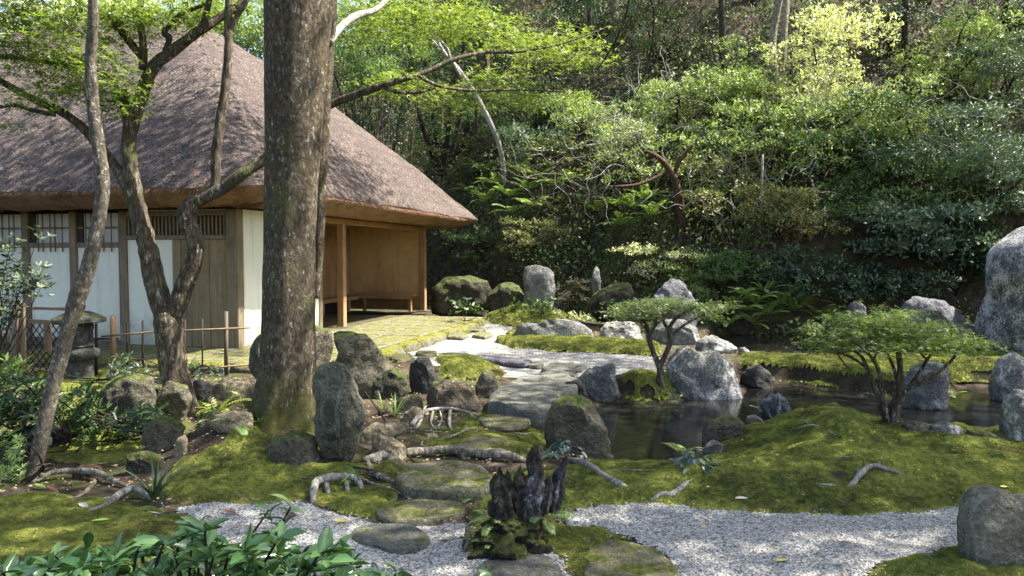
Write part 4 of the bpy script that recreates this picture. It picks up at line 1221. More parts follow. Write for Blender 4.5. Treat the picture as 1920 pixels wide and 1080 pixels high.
ML_MAPLE = leaf_mat('leaf_maple', (.08, .13, .025), (.24, .30, .07), .5)
ML_MAPLE_Y = leaf_mat('leaf_maple_yellow', (.09, .135, .03), (.29, .34, .09), .45)
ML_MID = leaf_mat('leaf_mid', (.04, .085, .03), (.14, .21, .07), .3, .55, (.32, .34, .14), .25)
ML_LIGHT = leaf_mat('leaf_light', (.11, .17, .05), (.36, .44, .15), .3, .5, (.66, .64, .42), .3)  # brightness of the sunlit clumps is put into this leaf colour
ML_PALE = leaf_mat('leaf_pale', (.34, .38, .16), (.66, .66, .38), .3, .45, (.8, .8, .62), .35)  # whitish glare of sunlit leaves is put into the colour
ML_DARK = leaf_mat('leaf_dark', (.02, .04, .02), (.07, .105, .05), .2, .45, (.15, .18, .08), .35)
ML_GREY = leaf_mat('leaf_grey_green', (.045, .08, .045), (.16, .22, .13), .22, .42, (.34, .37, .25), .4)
ML_GLOSS = leaf_mat('leaf_glossy', (.04, .10, .03), (.11, .21, .06), .15, .16, (.10, .19, .06), .7)
ML_FERN = leaf_mat('leaf_fern', (.08, .14, .035), (.21, .30, .09), .4, .5)
ML_OLIVE = leaf_mat('leaf_olive', (.09, .10, .03), (.22, .22, .08), .3, .45, (.38, .32, .16))
ML_DRY = leaf_mat('leaf_dry', (.28, .20, .11), (.62, .54, .34), .3, .6)
ML_UNDER = leaf_mat('leaf_under', (.016, .026, .010), (.09, .11, .04), .2, .6, (.17, .13, .06), .2)  # dark leaf colour deepens the shade in the gaps between clumps

def px_tube(mb, L, sub=5, n=10, rough=.10, seed=0):
    """a limb through picture points (px, py, Y, radius in px)"""
    P = [at(a, b, Y) for a, b, Y, r in L]; R = [r * Y / FPX for a, b, Y, r in L]
    P, R = catmull(P, R, sub)
    mb.tube(P, R, n, True, rough, seed)
    return P, R

def build_at(mb, name, mat, root, base, smooth_sh=True):
    mb.v = [(x - base[0], y - base[1], z - base[2]) for x, y, z in mb.v]
    return mb.build(name, mat, root, smooth_sh, fixn=False)

# ------------------------------------------------------------------ the big trunk
gb = G(530, 812)
YB = gb.y + .25
t1 = empty('tree', (gb.x, YB, gb.z), 'thick mottled brown tree trunk crossing the whole picture height', 'tree')
B1 = t1.location.copy()
mb = MB()
P = [(528, 850, YB, 78), (530, 815, YB, 66), (533, 770, YB, 57), (538, 700, YB, 52), (541, 600, YB, 49), (543, 480, YB, 48), (547, 340, YB, 49), (552, 200, YB, 53), (557, 90, YB, 57), (562, -20, YB, 62), (570, -140, YB, 58), (585, -420, YB, 50), (600, -800, YB, 36), (640, -1300, YB + .3, 20)]
pts = [at(a, b, Y) for a, b, Y, r in P]; rad = [r * Y / FPX for a, b, Y, r in P]
pts, rad = catmull(pts, rad, 14)
V, F = tube_geo(pts, rad, 56, True, 0, 0)
V = np.array(V); n_ = 56; m_ = len(pts)
cen = np.repeat(np.array([list(p) for p in pts]), n_, 0)
ang = np.tile(np.arange(n_) * 2 * PI / n_, m_)
zz = V[:, 2]
d = V - cen
hgt = np.clip(1 - (zz - gb.z) / .55, 0, 1)
f_ = 1 + .05 * fbm(np.cos(ang) * 1.6, np.sin(ang) * 1.6, zz * .8, 4, 3) + .02 * fbm(np.cos(ang) * 9, np.sin(ang) * 9, zz * 3.0, 5, 3) + hgt ** 2 * .28 * np.maximum(0, np.sin(ang * 5 + 1))
V = cen + d * f_[:, None]
mb.add(V, F); build_at(mb, 'trunk', MB_BIG, t1, B1)
mb = MB(); px_tube(mb, [(592, 560, YB + .22, 7), (597, 470, YB + .24, 10), (600, 350, YB + .26, 12), (607, 200, YB + .26, 13), (615, 60, YB + .26, 14), (622, -60, YB + .26, 14), (650, -400, YB + .4, 12), (720, -800, YB + .6, 8)], 8, 16, .06, 3)
build_at(mb, 'limb', MB_BIG, t1, B1)
mb = MB(); px_tube(mb, [(618, 80, YB + .2, 6), (640, 50, YB + .5, 7), (668, 30, YB + .8, 7), (705, 18, YB + 1, 5), (728, -6, YB + 1.2, 5), (770, -60, YB + 1.6, 4)], 6, 10, .10, 4)
build_at(mb, 'branch', MB_WHITE, t1, B1)
for (a, b, c_), (a2, b2_, c2) in [(( -1.9, 6.4, 5.6), (-4.2, 7.5, 8.6)), ((-1.8, 6.5, 6.2), (.4, 5.6, 9.0)), ((-1.7, 6.5, 7), (-2.5, 8.8, 9.6))]:
    mb = MB(); pp, rr = catmull([(a, b, c_), ((a + a2) / 2, (b + b2_) / 2, (c_ + c2) / 2 - .3), (a2, b2_, c2)], [.14, .09, .04], 6); mb.tube(pp, rr, 8, True, .06)
    build_at(mb, 'branch', MB_BIG, t1, B1)
g = [bush_cloud(c, r, int(n * 1.2), .16, T_DIA, 48, .15, .3, -1, spread=2.0) for c, r, n in [((-3.6, 8.6, 9.3), (2.4, 2.4, 1.3), 5200), ((-1.4, 7.2, 10.6), (2.3, 2.3, 1.4), 3600), ((-2.4, 11.0, 9.4), (2.3, 2.2, 1.1), 5200), ((.2, 10.6, 10.0), (1.7, 2.0, 1.1), 2600), ((2.0, 13.4, 10.4), (1.8, 2.6, .9), 2600), ((-5.6, 10.6, 8.9), (2.0, 2.2, 1.1), 4200)]]  # unseen crown; lobes added towards the sun to shade the roof
leaf_obj('crown', g, ML_MID, t1, tuple(B1))

# ------------------------------------------------------------------ slender leaning tree on the left
gb = G(62, 905)
Y2 = gb.y
t = empty('tree', gb, 'slender pale leaning trunk rising left of the stone lantern', 'tree'); B = t.location.copy()
mb = MB(); px_tube(mb, [(58, 925, Y2, 14), (63, 885, Y2, 13), (76, 830, Y2, 13), (98, 730, Y2 + .02, 13.5), (118, 655, Y2 + .03, 13.5), (136, 590, Y2 + .05, 14), (149, 545, Y2 + .05, 16), (163, 510, Y2 + .05, 13.5), (178, 450, Y2 + .05, 13), (188, 395, Y2 + .05, 12), (193, 350, Y2 + .05, 12), (187, 290, Y2 + .05, 12), (176, 210, Y2 + .05, 11), (170, 120, Y2 + .05, 10), (175, 30, Y2, 9), (178, -60, Y2, 9), (190, -300, Y2, 7), (170, -560, Y2, 4)], 8, 18, .06, 8)
build_at(mb, 'trunk', MB_PALE, t, B)
c0 = at(180, -480, Y2)
leaf_obj('crown', [flat_spray(c0, (1.5, 1.5, .7), 2400, .06, T_STAR3)], ML_MAPLE, t, tuple(B))

# ------------------------------------------------------------------ forked maple
gb = G(330, 742); Y3 = gb.y
t3 = empty('maple_tree', gb, 'forked dark maple with crooked limbs in front of the house wall', 'tree'); B = t3.location.copy()
mb = MB(); px_tube(mb, [(338, 775, Y3, 36), (336, 740, Y3, 28), (328, 700, Y3, 26), (320, 650, Y3, 25), (315, 605, Y3, 27), (312, 580, Y3, 20)], 8, 20, .08, 1)
build_at(mb, 'trunk', MB_MAPLE, t3, B)
LIMBS = [
 [(318, 615, Y3, 18), (304, 575, Y3, 20), (288, 520, Y3, 19), (276, 460, Y3, 17), (262, 410, Y3, 16), (250, 350, Y3, 15), (242, 300, Y3, 13), (243, 250, Y3, 13), (256, 205, Y3, 13), (272, 160, Y3, 12), (290, 122, Y3, 11), (325, 95, Y3, 10), (368, 62, Y3, 9), (410, 34, Y3 + .1, 8), (450, 8, Y3 + .2, 7), (520, -60, Y3 + .3, 6)],
 [(318, 612, Y3, 16), (334, 570, Y3, 18), (352, 520, Y3, 17), (367, 475, Y3, 15), (362, 440, Y3, 15), (349, 410, Y3, 17), (358, 385, Y3, 15), (385, 368, Y3, 13), (420, 352, Y3, 12), (455, 325, Y3, 11), (495, 298, Y3 + .1, 10), (560, 240, Y3 + .1, 9), (618, 198, Y3 + .1, 7), (690, 170, Y3, 7), (745, 152, Y3, 6), (800, 135, Y3 + .1, 5), (850, 112, Y3 + .2, 4.5), (910, 98, Y3 + .4, 3.5), (980, 96, Y3 + .6, 3), (1060, 80, Y3 + .8, 2), (1140, 50, Y3 + 1, 1)],
 [(388, 375, Y3, 9), (403, 345, Y3, 9), (405, 290, Y3, 9), (412, 235, Y3, 9), (422, 165, Y3, 8), (428, 100, Y3, 8), (428, 40, Y3, 7), (431, -30, Y3, 6), (440, -160, Y3, 5)],
 [(246, 372, Y3, 9), (220, 318, Y3, 9), (185, 272, Y3, 9), (148, 233, Y3, 8), (110, 207, Y3, 8), (62, 186, Y3 - .2, 6), (0, 152, Y3 - .4, 6), (-60, 130, Y3 - .5, 5)],
 [(105, 215, Y3, 5), (62, 207, Y3 - .1, 4), (25, 197, Y3 - .2, 4), (-20, 205, Y3 - .3, 3)],
 [(243, 245, Y3, 8), (236, 215, Y3, 9), (232, 168, Y3, 7)],
 [(240, 210, Y3, 6), (225, 175, Y3, 5), (200, 145, Y3 - .1, 5), (150, 125, Y3 - .2, 4), (80, 115, Y3 - .3, 4), (0, 105, Y3 - .5, 4), (-50, 100, Y3 - .5, 3)],
 [(268, 130, Y3, 8), (268, 80, Y3, 7), (262, 30, Y3, 6), (264, -30, Y3, 6), (250, -120, Y3, 4)],
 [(270, 112, Y3, 7), (240, 75, Y3, 7), (205, 35, Y3, 6), (165, 15, Y3, 5), (130, -15, Y3, 4)],
 [(308, 102, Y3, 6), (318, 70, Y3, 5), (308, 62, Y3, 5), (330, 35, Y3, 4), (355, 20, Y3, 4), (395, 5, Y3, 3)],
 [(375, 62, Y3, 6), (385, 30, Y3, 6), (395, -10, Y3, 5)],
 [(710, 160, Y3, 4), (745, 172, Y3, 4), (790, 172, Y3 + .1, 3), (822, 160, Y3 + .2, 3)],
 [(782, 142, Y3, 4), (830, 163, Y3 + .1, 3), (900, 170, Y3 + .3, 2.5), (980, 168, Y3 + .6, 2), (1060, 172, Y3 + .8, 1.5)],
 [(428, 60, Y3, 6), (445, 30, Y3, 5), (462, 0, Y3, 5), (475, -40, Y3, 4)],
]
for i, L in enumerate(LIMBS):
    mb = MB(); px_tube(mb, L, 6, 14 if i < 4 else 9, .10, 20 + i); build_at(mb, 'limb' if i < 4 else 'branch', MB_MAPLE, t3, B)
PADS = [  # px, py, Y offset, rx px, ry px, n, yellow
 (60, 70, -.6, 130, 50, 1500), (150, 150, -.3, 110, 38, 1100), (60, 180, -.6, 60, 20, 260), (215, 190, -.1, 50, 24, 420), (150, 30, -.2, 130, 40, 1300), (240, 40, 0, 90, 34, 800),
 (330, 20, .1, 90, 34, 900), (380, 30, .3, 60, 20, 380), (110, 110, -.5, 80, 26, 600), (20, 20, -.6, 70, 40, 600), (20, 235, -.4, 30, 10, 60), (440, 10, .4, 60, 20, 300), (190, 120, 0, 40, 20, 220),
]
g = [flat_spray(at(a, b, Y3 + dy), (rx * Y3 / FPX, rx * Y3 / FPX * .8, ry * Y3 / FPX), n, .062, T_STAR3) for a, b, dy, rx, ry, n in PADS]
leaf_obj('foliage', g, ML_MAPLE, t3, tuple(B))
PADS2 = [(755, 158, .2, 55, 14, 300), (720, 152, .1, 30, 8, 120), (790, 168, .2, 40, 10, 160), (850, 185, .8, 80, 25, 420), (930, 150, .7, 80, 28, 500), (1000, 100, .9, 100, 24, 620), (1060, 75, 1.2, 90, 26, 560), (900, 60, 1.0, 120, 34, 900), (760, 40, .8, 130, 40, 1100), (680, 55, .6, 70, 30, 420), (840, 20, 1.0, 110, 30, 800), (1090, 110, 1.2, 60, 20, 260), (980, 190, 1.0, 70, 18, 280), (1060, 180, 1.3, 50, 14, 160), (680, 15, .5, 80, 24, 420)]
g = [flat_spray(at(a, b, Y3 + dy), (rx * Y3 / FPX, rx * Y3 / FPX * .8, ry * Y3 / FPX), n, .062, T_STAR3) for a, b, dy, rx, ry, n in PADS2]
leaf_obj('foliage', g, ML_MAPLE_Y, t3, tuple(B))['label'] = 'yellow green foliage spreading right of the big trunk'

# ------------------------------------------------------------------ small umbrella maples by the pond
def umbrella(label, base, stems, pads, mat, lsz, Yc):
    gb = G(*base); t = empty('umbrella_maple', gb, label, 'small tree'); B = t.location.copy()
    Y0 = gb.y
    for i, L in enumerate(stems):
        mb = MB(); px_tube(mb, [(a, b, Y0 + dy, r) for a, b, dy, r in L], 5, 8, .10, 70 + i); build_at(mb, 'trunk' if i == 0 else 'branch', MB_MAPLE, t, B)
    g = [flat_spray(at(a, b, Y0 + dy), (rx * Y0 / FPX, rx * Y0 / FPX * .9, ry * Y0 / FPX), n, lsz, T_STAR3, .3, 8, 3) for a, b, dy, rx, ry, n in pads]
    for a, b, dy, rx, ry, n in list(pads):
        for q in range(3):
            g.append(flat_spray(at(a + rng.uniform(-1.1, 1.1) * rx, b + rng.uniform(-1.2, 1.0) * ry, Y0 + dy + rng.uniform(-.2, .2)), (rx * .3 * Y0 / FPX, rx * .3 * Y0 / FPX, ry * .35 * Y0 / FPX), max(24, n // 12), lsz * 1.15, T_STAR3, .45, 6, 2))
    leaf_obj('crown', g, mat, t, tuple(B))
umbrella('small umbrella shaped maple standing left of the lichen white boulder', (1237, 724),
 [[(1237, 735, 0, 9), (1238, 700, 0, 7), (1236, 680, 0, 7)], [(1237, 690, 0, 6), (1225, 660, 0, 5), (1216, 635, 0, 5), (1212, 612, .05, 4), (1195, 590, .1, 2.5), (1175, 575, .1, 1.5)], [(1236, 688, 0, 6), (1248, 665, 0, 5), (1257, 638, 0, 5), (1255, 615, 0, 4), (1275, 590, -.1, 3), (1305, 575, -.15, 2)],
  [(1216, 632, 0, 4), (1228, 610, -.1, 3), (1240, 588, -.15, 2), (1232, 570, -.1, 1.5)], [(1256, 622, 0, 3.5), (1244, 600, .1, 2.5), (1262, 580, .2, 2)], [(1256, 632, 0, 3), (1285, 608, .1, 2.5), (1315, 592, .2, 1.5)], [(1214, 618, 0, 3), (1200, 604, -.2, 2), (1178, 594, -.3, 1.5)]],
 [(1195, 584, 0, 52, 15, 1100), (1245, 574, 0, 62, 17, 1500), (1292, 578, 0, 50, 16, 1100), (1170, 590, 0, 22, 7, 160), (1320, 592, 0, 22, 7, 160), (1240, 566, .2, 45, 8, 350)], leaf_mat('leaf_bonsai', (.06, .10, .03), (.19, .25, .09), .4, .4, (.36, .32, .18)), .04, 0)
umbrella('wide umbrella shaped maple with many stems on the moss mound by the pond', (1668, 800),
 [[(1672, 812, 0, 14), (1675, 785, 0, 12), (1680, 755, 0, 9), (1688, 700, 0, 6), (1684, 650, 0, 5), (1690, 620, 0, 3)], [(1668, 795, 0, 8), (1652, 765, 0, 7), (1642, 735, 0, 6), (1625, 690, .05, 4), (1612, 665, .1, 3), (1575, 645, .1, 2)], [(1660, 785, 0, 7), (1656, 745, -.1, 5), (1650, 700, -.2, 4), (1630, 665, -.25, 3), (1600, 640, -.3, 2)],
  [(1678, 775, 0, 7), (1692, 745, .1, 5), (1720, 705, .1, 4), (1740, 672, .1, 3), (1760, 650, .1, 2)], [(1680, 760, 0, 6), (1700, 732, -.1, 4), (1750, 705, -.15, 3.5), (1785, 675, -.15, 3), (1800, 648, -.15, 2)], [(1684, 720, 0, 4), (1672, 680, .15, 3), (1655, 648, .2, 2)], [(1745, 705, -.15, 3), (1720, 715, -.2, 3), (1765, 692, -.2, 2)], [(1628, 692, .05, 3), (1600, 672, 0, 2.5), (1570, 662, 0, 2), (1590, 690, 0, 1)], [(1648, 700, -.2, 3), (1640, 670, 0, 2), (1660, 640, .1, 2)], [(1738, 675, .1, 2.5), (1722, 655, .2, 2), (1715, 632, .2, 1.5)]],
 [(1580, 628, 0, 58, 18, 1000), (1650, 612, 0, 70, 20, 1400), (1610, 600, .2, 60, 14, 700), (1720, 628, 0, 70, 20, 1300), (1785, 645, 0, 50, 16, 800), (1680, 588, .2, 45, 9, 420), (1690, 645, -.2, 80, 10, 700), (1560, 650, 0, 30, 12, 260), (1830, 640, 0, 18, 8, 100)], leaf_mat('leaf_bonsai_wide', (.09, .15, .03), (.27, .35, .10), .45, .4, (.45, .45, .2)), .04, 0)

# ------------------------------------------------------------------ trees standing outside the picture, whose crowns shade the garden
def shade_tree(label, x, y, h, crowns, mat=ML_MID, lean=(0, 0), lsz=.17, r0=.22):
    z = float(H(x, y)); t = empty('tree', (x, y, z), label, 'tree')
    mb = MB(); pp, rr = catmull([(0, 0, -.1), (lean[0] * .3, lean[1] * .3, h * .4), (lean[0], lean[1], h)], [r0, r0 * .75, r0 * .3], 8); mb.tube(pp, rr, 12, True, .06, 3); mb.build('trunk', MB_BIG, t, True, fixn=False)
    top = np.array([x + lean[0] * .6, y + lean[1] * .6, z + h * .65])
    g = []
    for i, (c, r, n) in enumerate(crowns):
        g.append(bush_cloud(c, r, int(n * 1.25), lsz, T_DIA, 44, .15, .3, -1, spread=1.9))
        mb = MB(); c_ = np.array(c) - np.array([x, y, z]); tp = top - np.array([x, y, z])
        pp, rr = catmull([tp, (tp + c_) / 2 + np.array([0, 0, -.2]), c_], [r0 * .5, r0 * .3, .03], 6); mb.tube(pp, rr, 8, True, .05, i); mb.build('branch', MB_BIG, t, True, fixn=False)
    leaf_obj('crown', g, mat, t, (x, y, z))
    return t
shade_tree('tall broadleaf tree outside the right edge shading the near moss', 6.6, 4.6, 9, [((5.2, 4.6, 8.4), (2.6, 2.4, 1.3), 5600), ((8.2, 5.6, 9.3), (2.6, 2.4, 1.4), 3400), ((6.6, 2.6, 9.6), (2.5, 2.2, 1.3), 3000), ((3.0, 3.9, 8.7), (2.1, 2.0, 1.0), 3800)])
shade_tree('tall broadleaf tree outside the right edge beside the pond', 10.2, 8.2, 9.5, [((8.6, 8.0, 9.2), (2.3, 2.2, 1.3), 3400), ((11.4, 9.6, 9.8), (2.6, 2.6, 1.5), 3400), ((6.3, 7.3, 9.0), (1.9, 1.5, .9), 2600), ((7.1, 11.4, 9.6), (2.1, 1.9, .8), 2600)])
shade_tree('tall broadleaf tree standing behind the viewpoint', 1.6, -1.4, 9, [((2.2, -.2, 8.2), (2.8, 2.2, 1.3), 3400), ((4.2, 1.6, 9.2), (2.3, 1.8, 1.2), 2400), ((.4, 1.6, 8.6), (2.0, 1.8, 1.0), 2000)])
shade_tree('tall broadleaf tree outside the left edge near the fence', -6.6, 4.5, 8.5, [((-5.4, 5.2, 7.6), (2.2, 2.2, 1.1), 3200), ((-3.6, 3.2, 8.6), (2.2, 2.0, 1.1), 2600), ((-7.6, 6.4, 7.2), (2.0, 2.2, 1.2), 2600)])
# ------------------------------------------------------------------ the wooded slope
def hill_mass(n, size, mat, name, label, keep=None, lift=.55, tmpl=T_OVAL, seed=0, region=(-16, 22, 12.5, 44), front=0.0):
    x = rng.uniform(region[0], region[1], n); y0 = np.interp(x, _fx, _fy)
    y = y0 + .1 - front * np.clip(1 - np.abs(x - 2.2) / 2.6, 0, 1) + (region[3] - region[2]) * .72 * rng.random(n) ** 1.25
    if front: vis0 = (sdf(POND2, x, y) > .05)
    else: vis0 = True
    vis = vis0 & (np.abs(x) < y * .80 + 1)
    x, y = x[vis], y[vis]
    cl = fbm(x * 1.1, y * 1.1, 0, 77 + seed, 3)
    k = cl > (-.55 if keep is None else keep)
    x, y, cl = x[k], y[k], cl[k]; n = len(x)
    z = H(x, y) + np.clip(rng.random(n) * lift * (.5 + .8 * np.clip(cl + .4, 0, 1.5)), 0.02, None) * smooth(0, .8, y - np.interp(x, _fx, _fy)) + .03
    pos = np.column_stack([x, y - .15, z])
    gx_ = (H(x + .1, y) - H(x - .1, y)) / .2; gy_ = (H(x, y + .1) - H(x, y - .1)) / .2
    nn = nrm(np.column_stack([-gx_, -gy_, np.ones(n)])) + np.array([0, 0, .3])
    ax = rng.normal(0, 1, (n, 3)); ax[:, 2] -= .5; ax[:, 1] -= .4
    g = leaf_geo(pos, ax, nn + rng.normal(0, .5, (n, 3)), size * rng.uniform(.5, 1.3, n), tmpl)
    r = np.repeat(np.clip(.5 + .35 * cl + rng.normal(0, .25, n), 0, 1), len(tmpl[0]))
    o = leaf_obj(name, [(g[0], g[1], r)], mat); tag(o, label, kind='stuff'); return o
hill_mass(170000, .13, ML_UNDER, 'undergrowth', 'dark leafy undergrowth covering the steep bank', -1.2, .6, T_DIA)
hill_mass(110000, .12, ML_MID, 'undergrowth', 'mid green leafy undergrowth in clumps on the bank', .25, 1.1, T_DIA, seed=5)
# low creeping leaves near the foot of the slope
hill_mass(60000, .055, ML_FERN, 'ground_cover', 'small bright leaves creeping over the foot of the bank', .05, .3, T_DIA, 9, (-2, 12, 12, 17), front=1.6)

def shrub(label, px, py, rx, ry, mat, lsz, n, tmpl=T_OVAL, name='shrub', cat='shrub', stem=MB_DARK, lift=.0, nst=6, shell=.5, up=.6, droop=0, Y=None, lobes=5, group=None, per=9, white=0, bot=-.6, twr=1.0):
    """crown centre and half sizes in picture points; it stands on the bank below"""
    if Y is None:
        Yc = G(px, min(py + ry * .75, 1070)).y - rx * .35 * 14 / FPX
    else: Yc = Y
    c = at(px, py, Yc); RX = 1.12 * rx * Yc / FPX; RZ = 1.12 * ry * Yc / FPX
    bx, by = c.x, Yc + RX * .25; bz = float(H(bx, by)) - .05
    t = empty(name, (bx, by, bz), label, cat, group); B = np.array([bx, by, bz])
    lobes = int(lobes * 2.2); n = int(n * 1.2); lsz = lsz * 1.22
    g = []
    sub = []
    for i in range(lobes):
        a = rng.uniform(-1, 1, 3) * np.array([.8, .6, .75]); s_ = rng.uniform(.26, .5)
        sub.append((np.array(c) + a * np.array([RX, RX * .8, RZ]), np.array([RX * 1.25, RX, RZ * .72]) * s_))
    for cc, rr in sub:
        g.append(bush_cloud(cc, rr, n // lobes, lsz, tmpl, per, shell, up, bot, droop))
    leaf_obj('crown', g, mat, t, tuple(B))
    mb = MB()
    for i in range(nst):
        cc, rr = sub[i % lobes]
        e = np.array(cc) + rng.uniform(-.7, .7, 3) * rr
        s0 = B + rng.normal(0, .04, 3); mid = (s0 + e) / 2 + rng.normal(0, .12, 3) * RX + np.array([0, -.1 * RX, 0])
        pp, rrr = catmull([s0 - B, (s0 * .7 + mid * .3) - B + rng.normal(0, .04, 3) * RX, mid - B, (mid + e) / 2 - B + rng.normal(0, .07, 3) * RX, e - B], [.045 * twr, .035 * twr, .028 * twr, .018 * twr, .008 * twr], 4)
        mb.tube(pp, rrr, 6, True, .08, i)
    mb.build('stem', stem, t, True, fixn=False)
    if white:
        mb = MB()
        for i in range(white):
            cc, rr = sub[int(rng.integers(lobes))]
            d = nrm(rng.normal(0, 1, (1, 3)))[0]; d[1] = -abs(d[1]) * .8; d[2] = d[2] * .7
            p = cc + d * rr * .75 - B; P_ = [p]; v = np.array([rng.normal(0, 1), rng.normal(0, .3), rng.normal(0, .5)]); v /= np.linalg.norm(v)
            for k in range(6):
                v = v + rng.normal(0, .55, 3); v[1] *= .6; v /= np.linalg.norm(v); p = p + v * .13 * RX * 1.2; P_.append(p)
            pp, r_ = catmull(P_, list(np.linspace(.013, .004, len(P_)) * twr), 3); mb.tube(pp, r_, 5, False, .05, i)
        o = mb.build('twisted_twigs', MB_WHITE, t, True, fixn=False); o['kind'] = 'stuff'
    return t

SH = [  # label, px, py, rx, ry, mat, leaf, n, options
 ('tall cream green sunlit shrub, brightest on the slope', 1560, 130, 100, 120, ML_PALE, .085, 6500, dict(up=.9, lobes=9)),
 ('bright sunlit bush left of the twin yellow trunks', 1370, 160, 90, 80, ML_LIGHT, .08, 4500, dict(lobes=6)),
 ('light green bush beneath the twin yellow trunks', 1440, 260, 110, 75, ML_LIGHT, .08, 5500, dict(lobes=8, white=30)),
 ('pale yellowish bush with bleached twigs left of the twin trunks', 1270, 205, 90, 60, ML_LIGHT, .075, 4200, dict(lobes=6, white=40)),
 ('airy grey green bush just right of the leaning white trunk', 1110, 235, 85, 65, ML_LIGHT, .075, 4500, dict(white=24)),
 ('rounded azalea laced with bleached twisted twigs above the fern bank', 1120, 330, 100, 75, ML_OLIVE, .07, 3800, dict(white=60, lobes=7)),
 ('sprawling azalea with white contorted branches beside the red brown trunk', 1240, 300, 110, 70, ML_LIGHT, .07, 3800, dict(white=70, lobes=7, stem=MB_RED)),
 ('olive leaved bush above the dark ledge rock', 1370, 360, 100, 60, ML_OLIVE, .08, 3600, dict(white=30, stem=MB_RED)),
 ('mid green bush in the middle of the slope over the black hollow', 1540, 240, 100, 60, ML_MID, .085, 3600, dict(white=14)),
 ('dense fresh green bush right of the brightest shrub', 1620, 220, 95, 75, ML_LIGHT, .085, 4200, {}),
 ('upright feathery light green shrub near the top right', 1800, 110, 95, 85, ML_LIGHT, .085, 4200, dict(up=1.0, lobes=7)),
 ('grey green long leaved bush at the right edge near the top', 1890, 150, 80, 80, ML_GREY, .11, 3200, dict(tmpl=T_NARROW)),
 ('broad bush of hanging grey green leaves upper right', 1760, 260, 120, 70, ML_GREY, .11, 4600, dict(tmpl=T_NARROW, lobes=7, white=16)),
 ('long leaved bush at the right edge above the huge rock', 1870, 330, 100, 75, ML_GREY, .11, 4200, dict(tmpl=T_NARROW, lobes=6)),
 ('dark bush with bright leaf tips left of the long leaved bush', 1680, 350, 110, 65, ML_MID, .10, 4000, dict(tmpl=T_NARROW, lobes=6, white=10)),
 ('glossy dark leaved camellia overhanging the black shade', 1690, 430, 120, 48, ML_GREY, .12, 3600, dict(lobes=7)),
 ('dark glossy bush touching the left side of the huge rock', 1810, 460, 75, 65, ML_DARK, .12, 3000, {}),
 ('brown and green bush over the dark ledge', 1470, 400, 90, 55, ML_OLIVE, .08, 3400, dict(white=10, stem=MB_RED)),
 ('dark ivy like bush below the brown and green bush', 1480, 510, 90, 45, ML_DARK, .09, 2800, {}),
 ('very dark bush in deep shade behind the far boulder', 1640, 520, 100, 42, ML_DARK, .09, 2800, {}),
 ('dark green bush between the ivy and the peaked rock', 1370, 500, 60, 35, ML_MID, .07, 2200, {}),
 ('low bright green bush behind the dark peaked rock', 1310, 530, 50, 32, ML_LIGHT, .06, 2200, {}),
 ('yellow green ground bush sprawling above the moss covered boulder', 1230, 490, 70, 30, ML_PALE, .05, 2600, dict(lobes=6)),  # its sunlit look comes from the paler leaf colour
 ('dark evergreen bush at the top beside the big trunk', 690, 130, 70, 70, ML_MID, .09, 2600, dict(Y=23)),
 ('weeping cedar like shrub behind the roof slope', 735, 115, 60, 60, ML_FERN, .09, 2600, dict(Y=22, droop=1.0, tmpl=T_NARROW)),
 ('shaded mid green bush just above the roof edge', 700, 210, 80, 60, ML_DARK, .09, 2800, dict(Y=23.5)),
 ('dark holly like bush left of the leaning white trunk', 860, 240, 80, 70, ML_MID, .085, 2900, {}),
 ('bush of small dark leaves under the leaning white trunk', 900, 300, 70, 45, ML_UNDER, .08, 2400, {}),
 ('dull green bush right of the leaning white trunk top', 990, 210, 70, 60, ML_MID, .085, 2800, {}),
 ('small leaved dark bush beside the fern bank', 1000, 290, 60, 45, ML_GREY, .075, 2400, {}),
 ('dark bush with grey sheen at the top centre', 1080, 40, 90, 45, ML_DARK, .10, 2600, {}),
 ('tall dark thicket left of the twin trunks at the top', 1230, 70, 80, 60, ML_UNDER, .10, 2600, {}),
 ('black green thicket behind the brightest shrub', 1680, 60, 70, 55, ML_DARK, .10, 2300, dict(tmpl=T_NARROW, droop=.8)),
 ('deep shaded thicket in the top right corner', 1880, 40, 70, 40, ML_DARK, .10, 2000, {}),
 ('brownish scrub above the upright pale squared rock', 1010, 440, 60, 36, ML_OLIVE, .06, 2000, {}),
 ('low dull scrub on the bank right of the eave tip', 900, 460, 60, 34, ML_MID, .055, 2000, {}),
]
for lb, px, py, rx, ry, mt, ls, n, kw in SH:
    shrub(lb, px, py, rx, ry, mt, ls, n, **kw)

# bright trees behind the house
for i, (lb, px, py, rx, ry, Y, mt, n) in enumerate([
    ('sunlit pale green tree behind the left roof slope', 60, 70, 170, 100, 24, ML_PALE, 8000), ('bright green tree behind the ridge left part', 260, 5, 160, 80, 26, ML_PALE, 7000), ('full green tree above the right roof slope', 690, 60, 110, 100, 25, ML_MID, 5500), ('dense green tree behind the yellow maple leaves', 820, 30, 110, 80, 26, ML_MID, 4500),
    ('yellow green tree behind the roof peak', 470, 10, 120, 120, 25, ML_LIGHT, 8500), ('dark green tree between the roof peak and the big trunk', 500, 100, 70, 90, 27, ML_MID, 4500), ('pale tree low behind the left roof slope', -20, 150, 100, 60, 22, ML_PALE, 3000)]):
    shrub(lb, px, py, rx, ry, mt, .12, n, Y=Y, name='tree', cat='tree', lobes=8, twr=2.5, bot=-1)

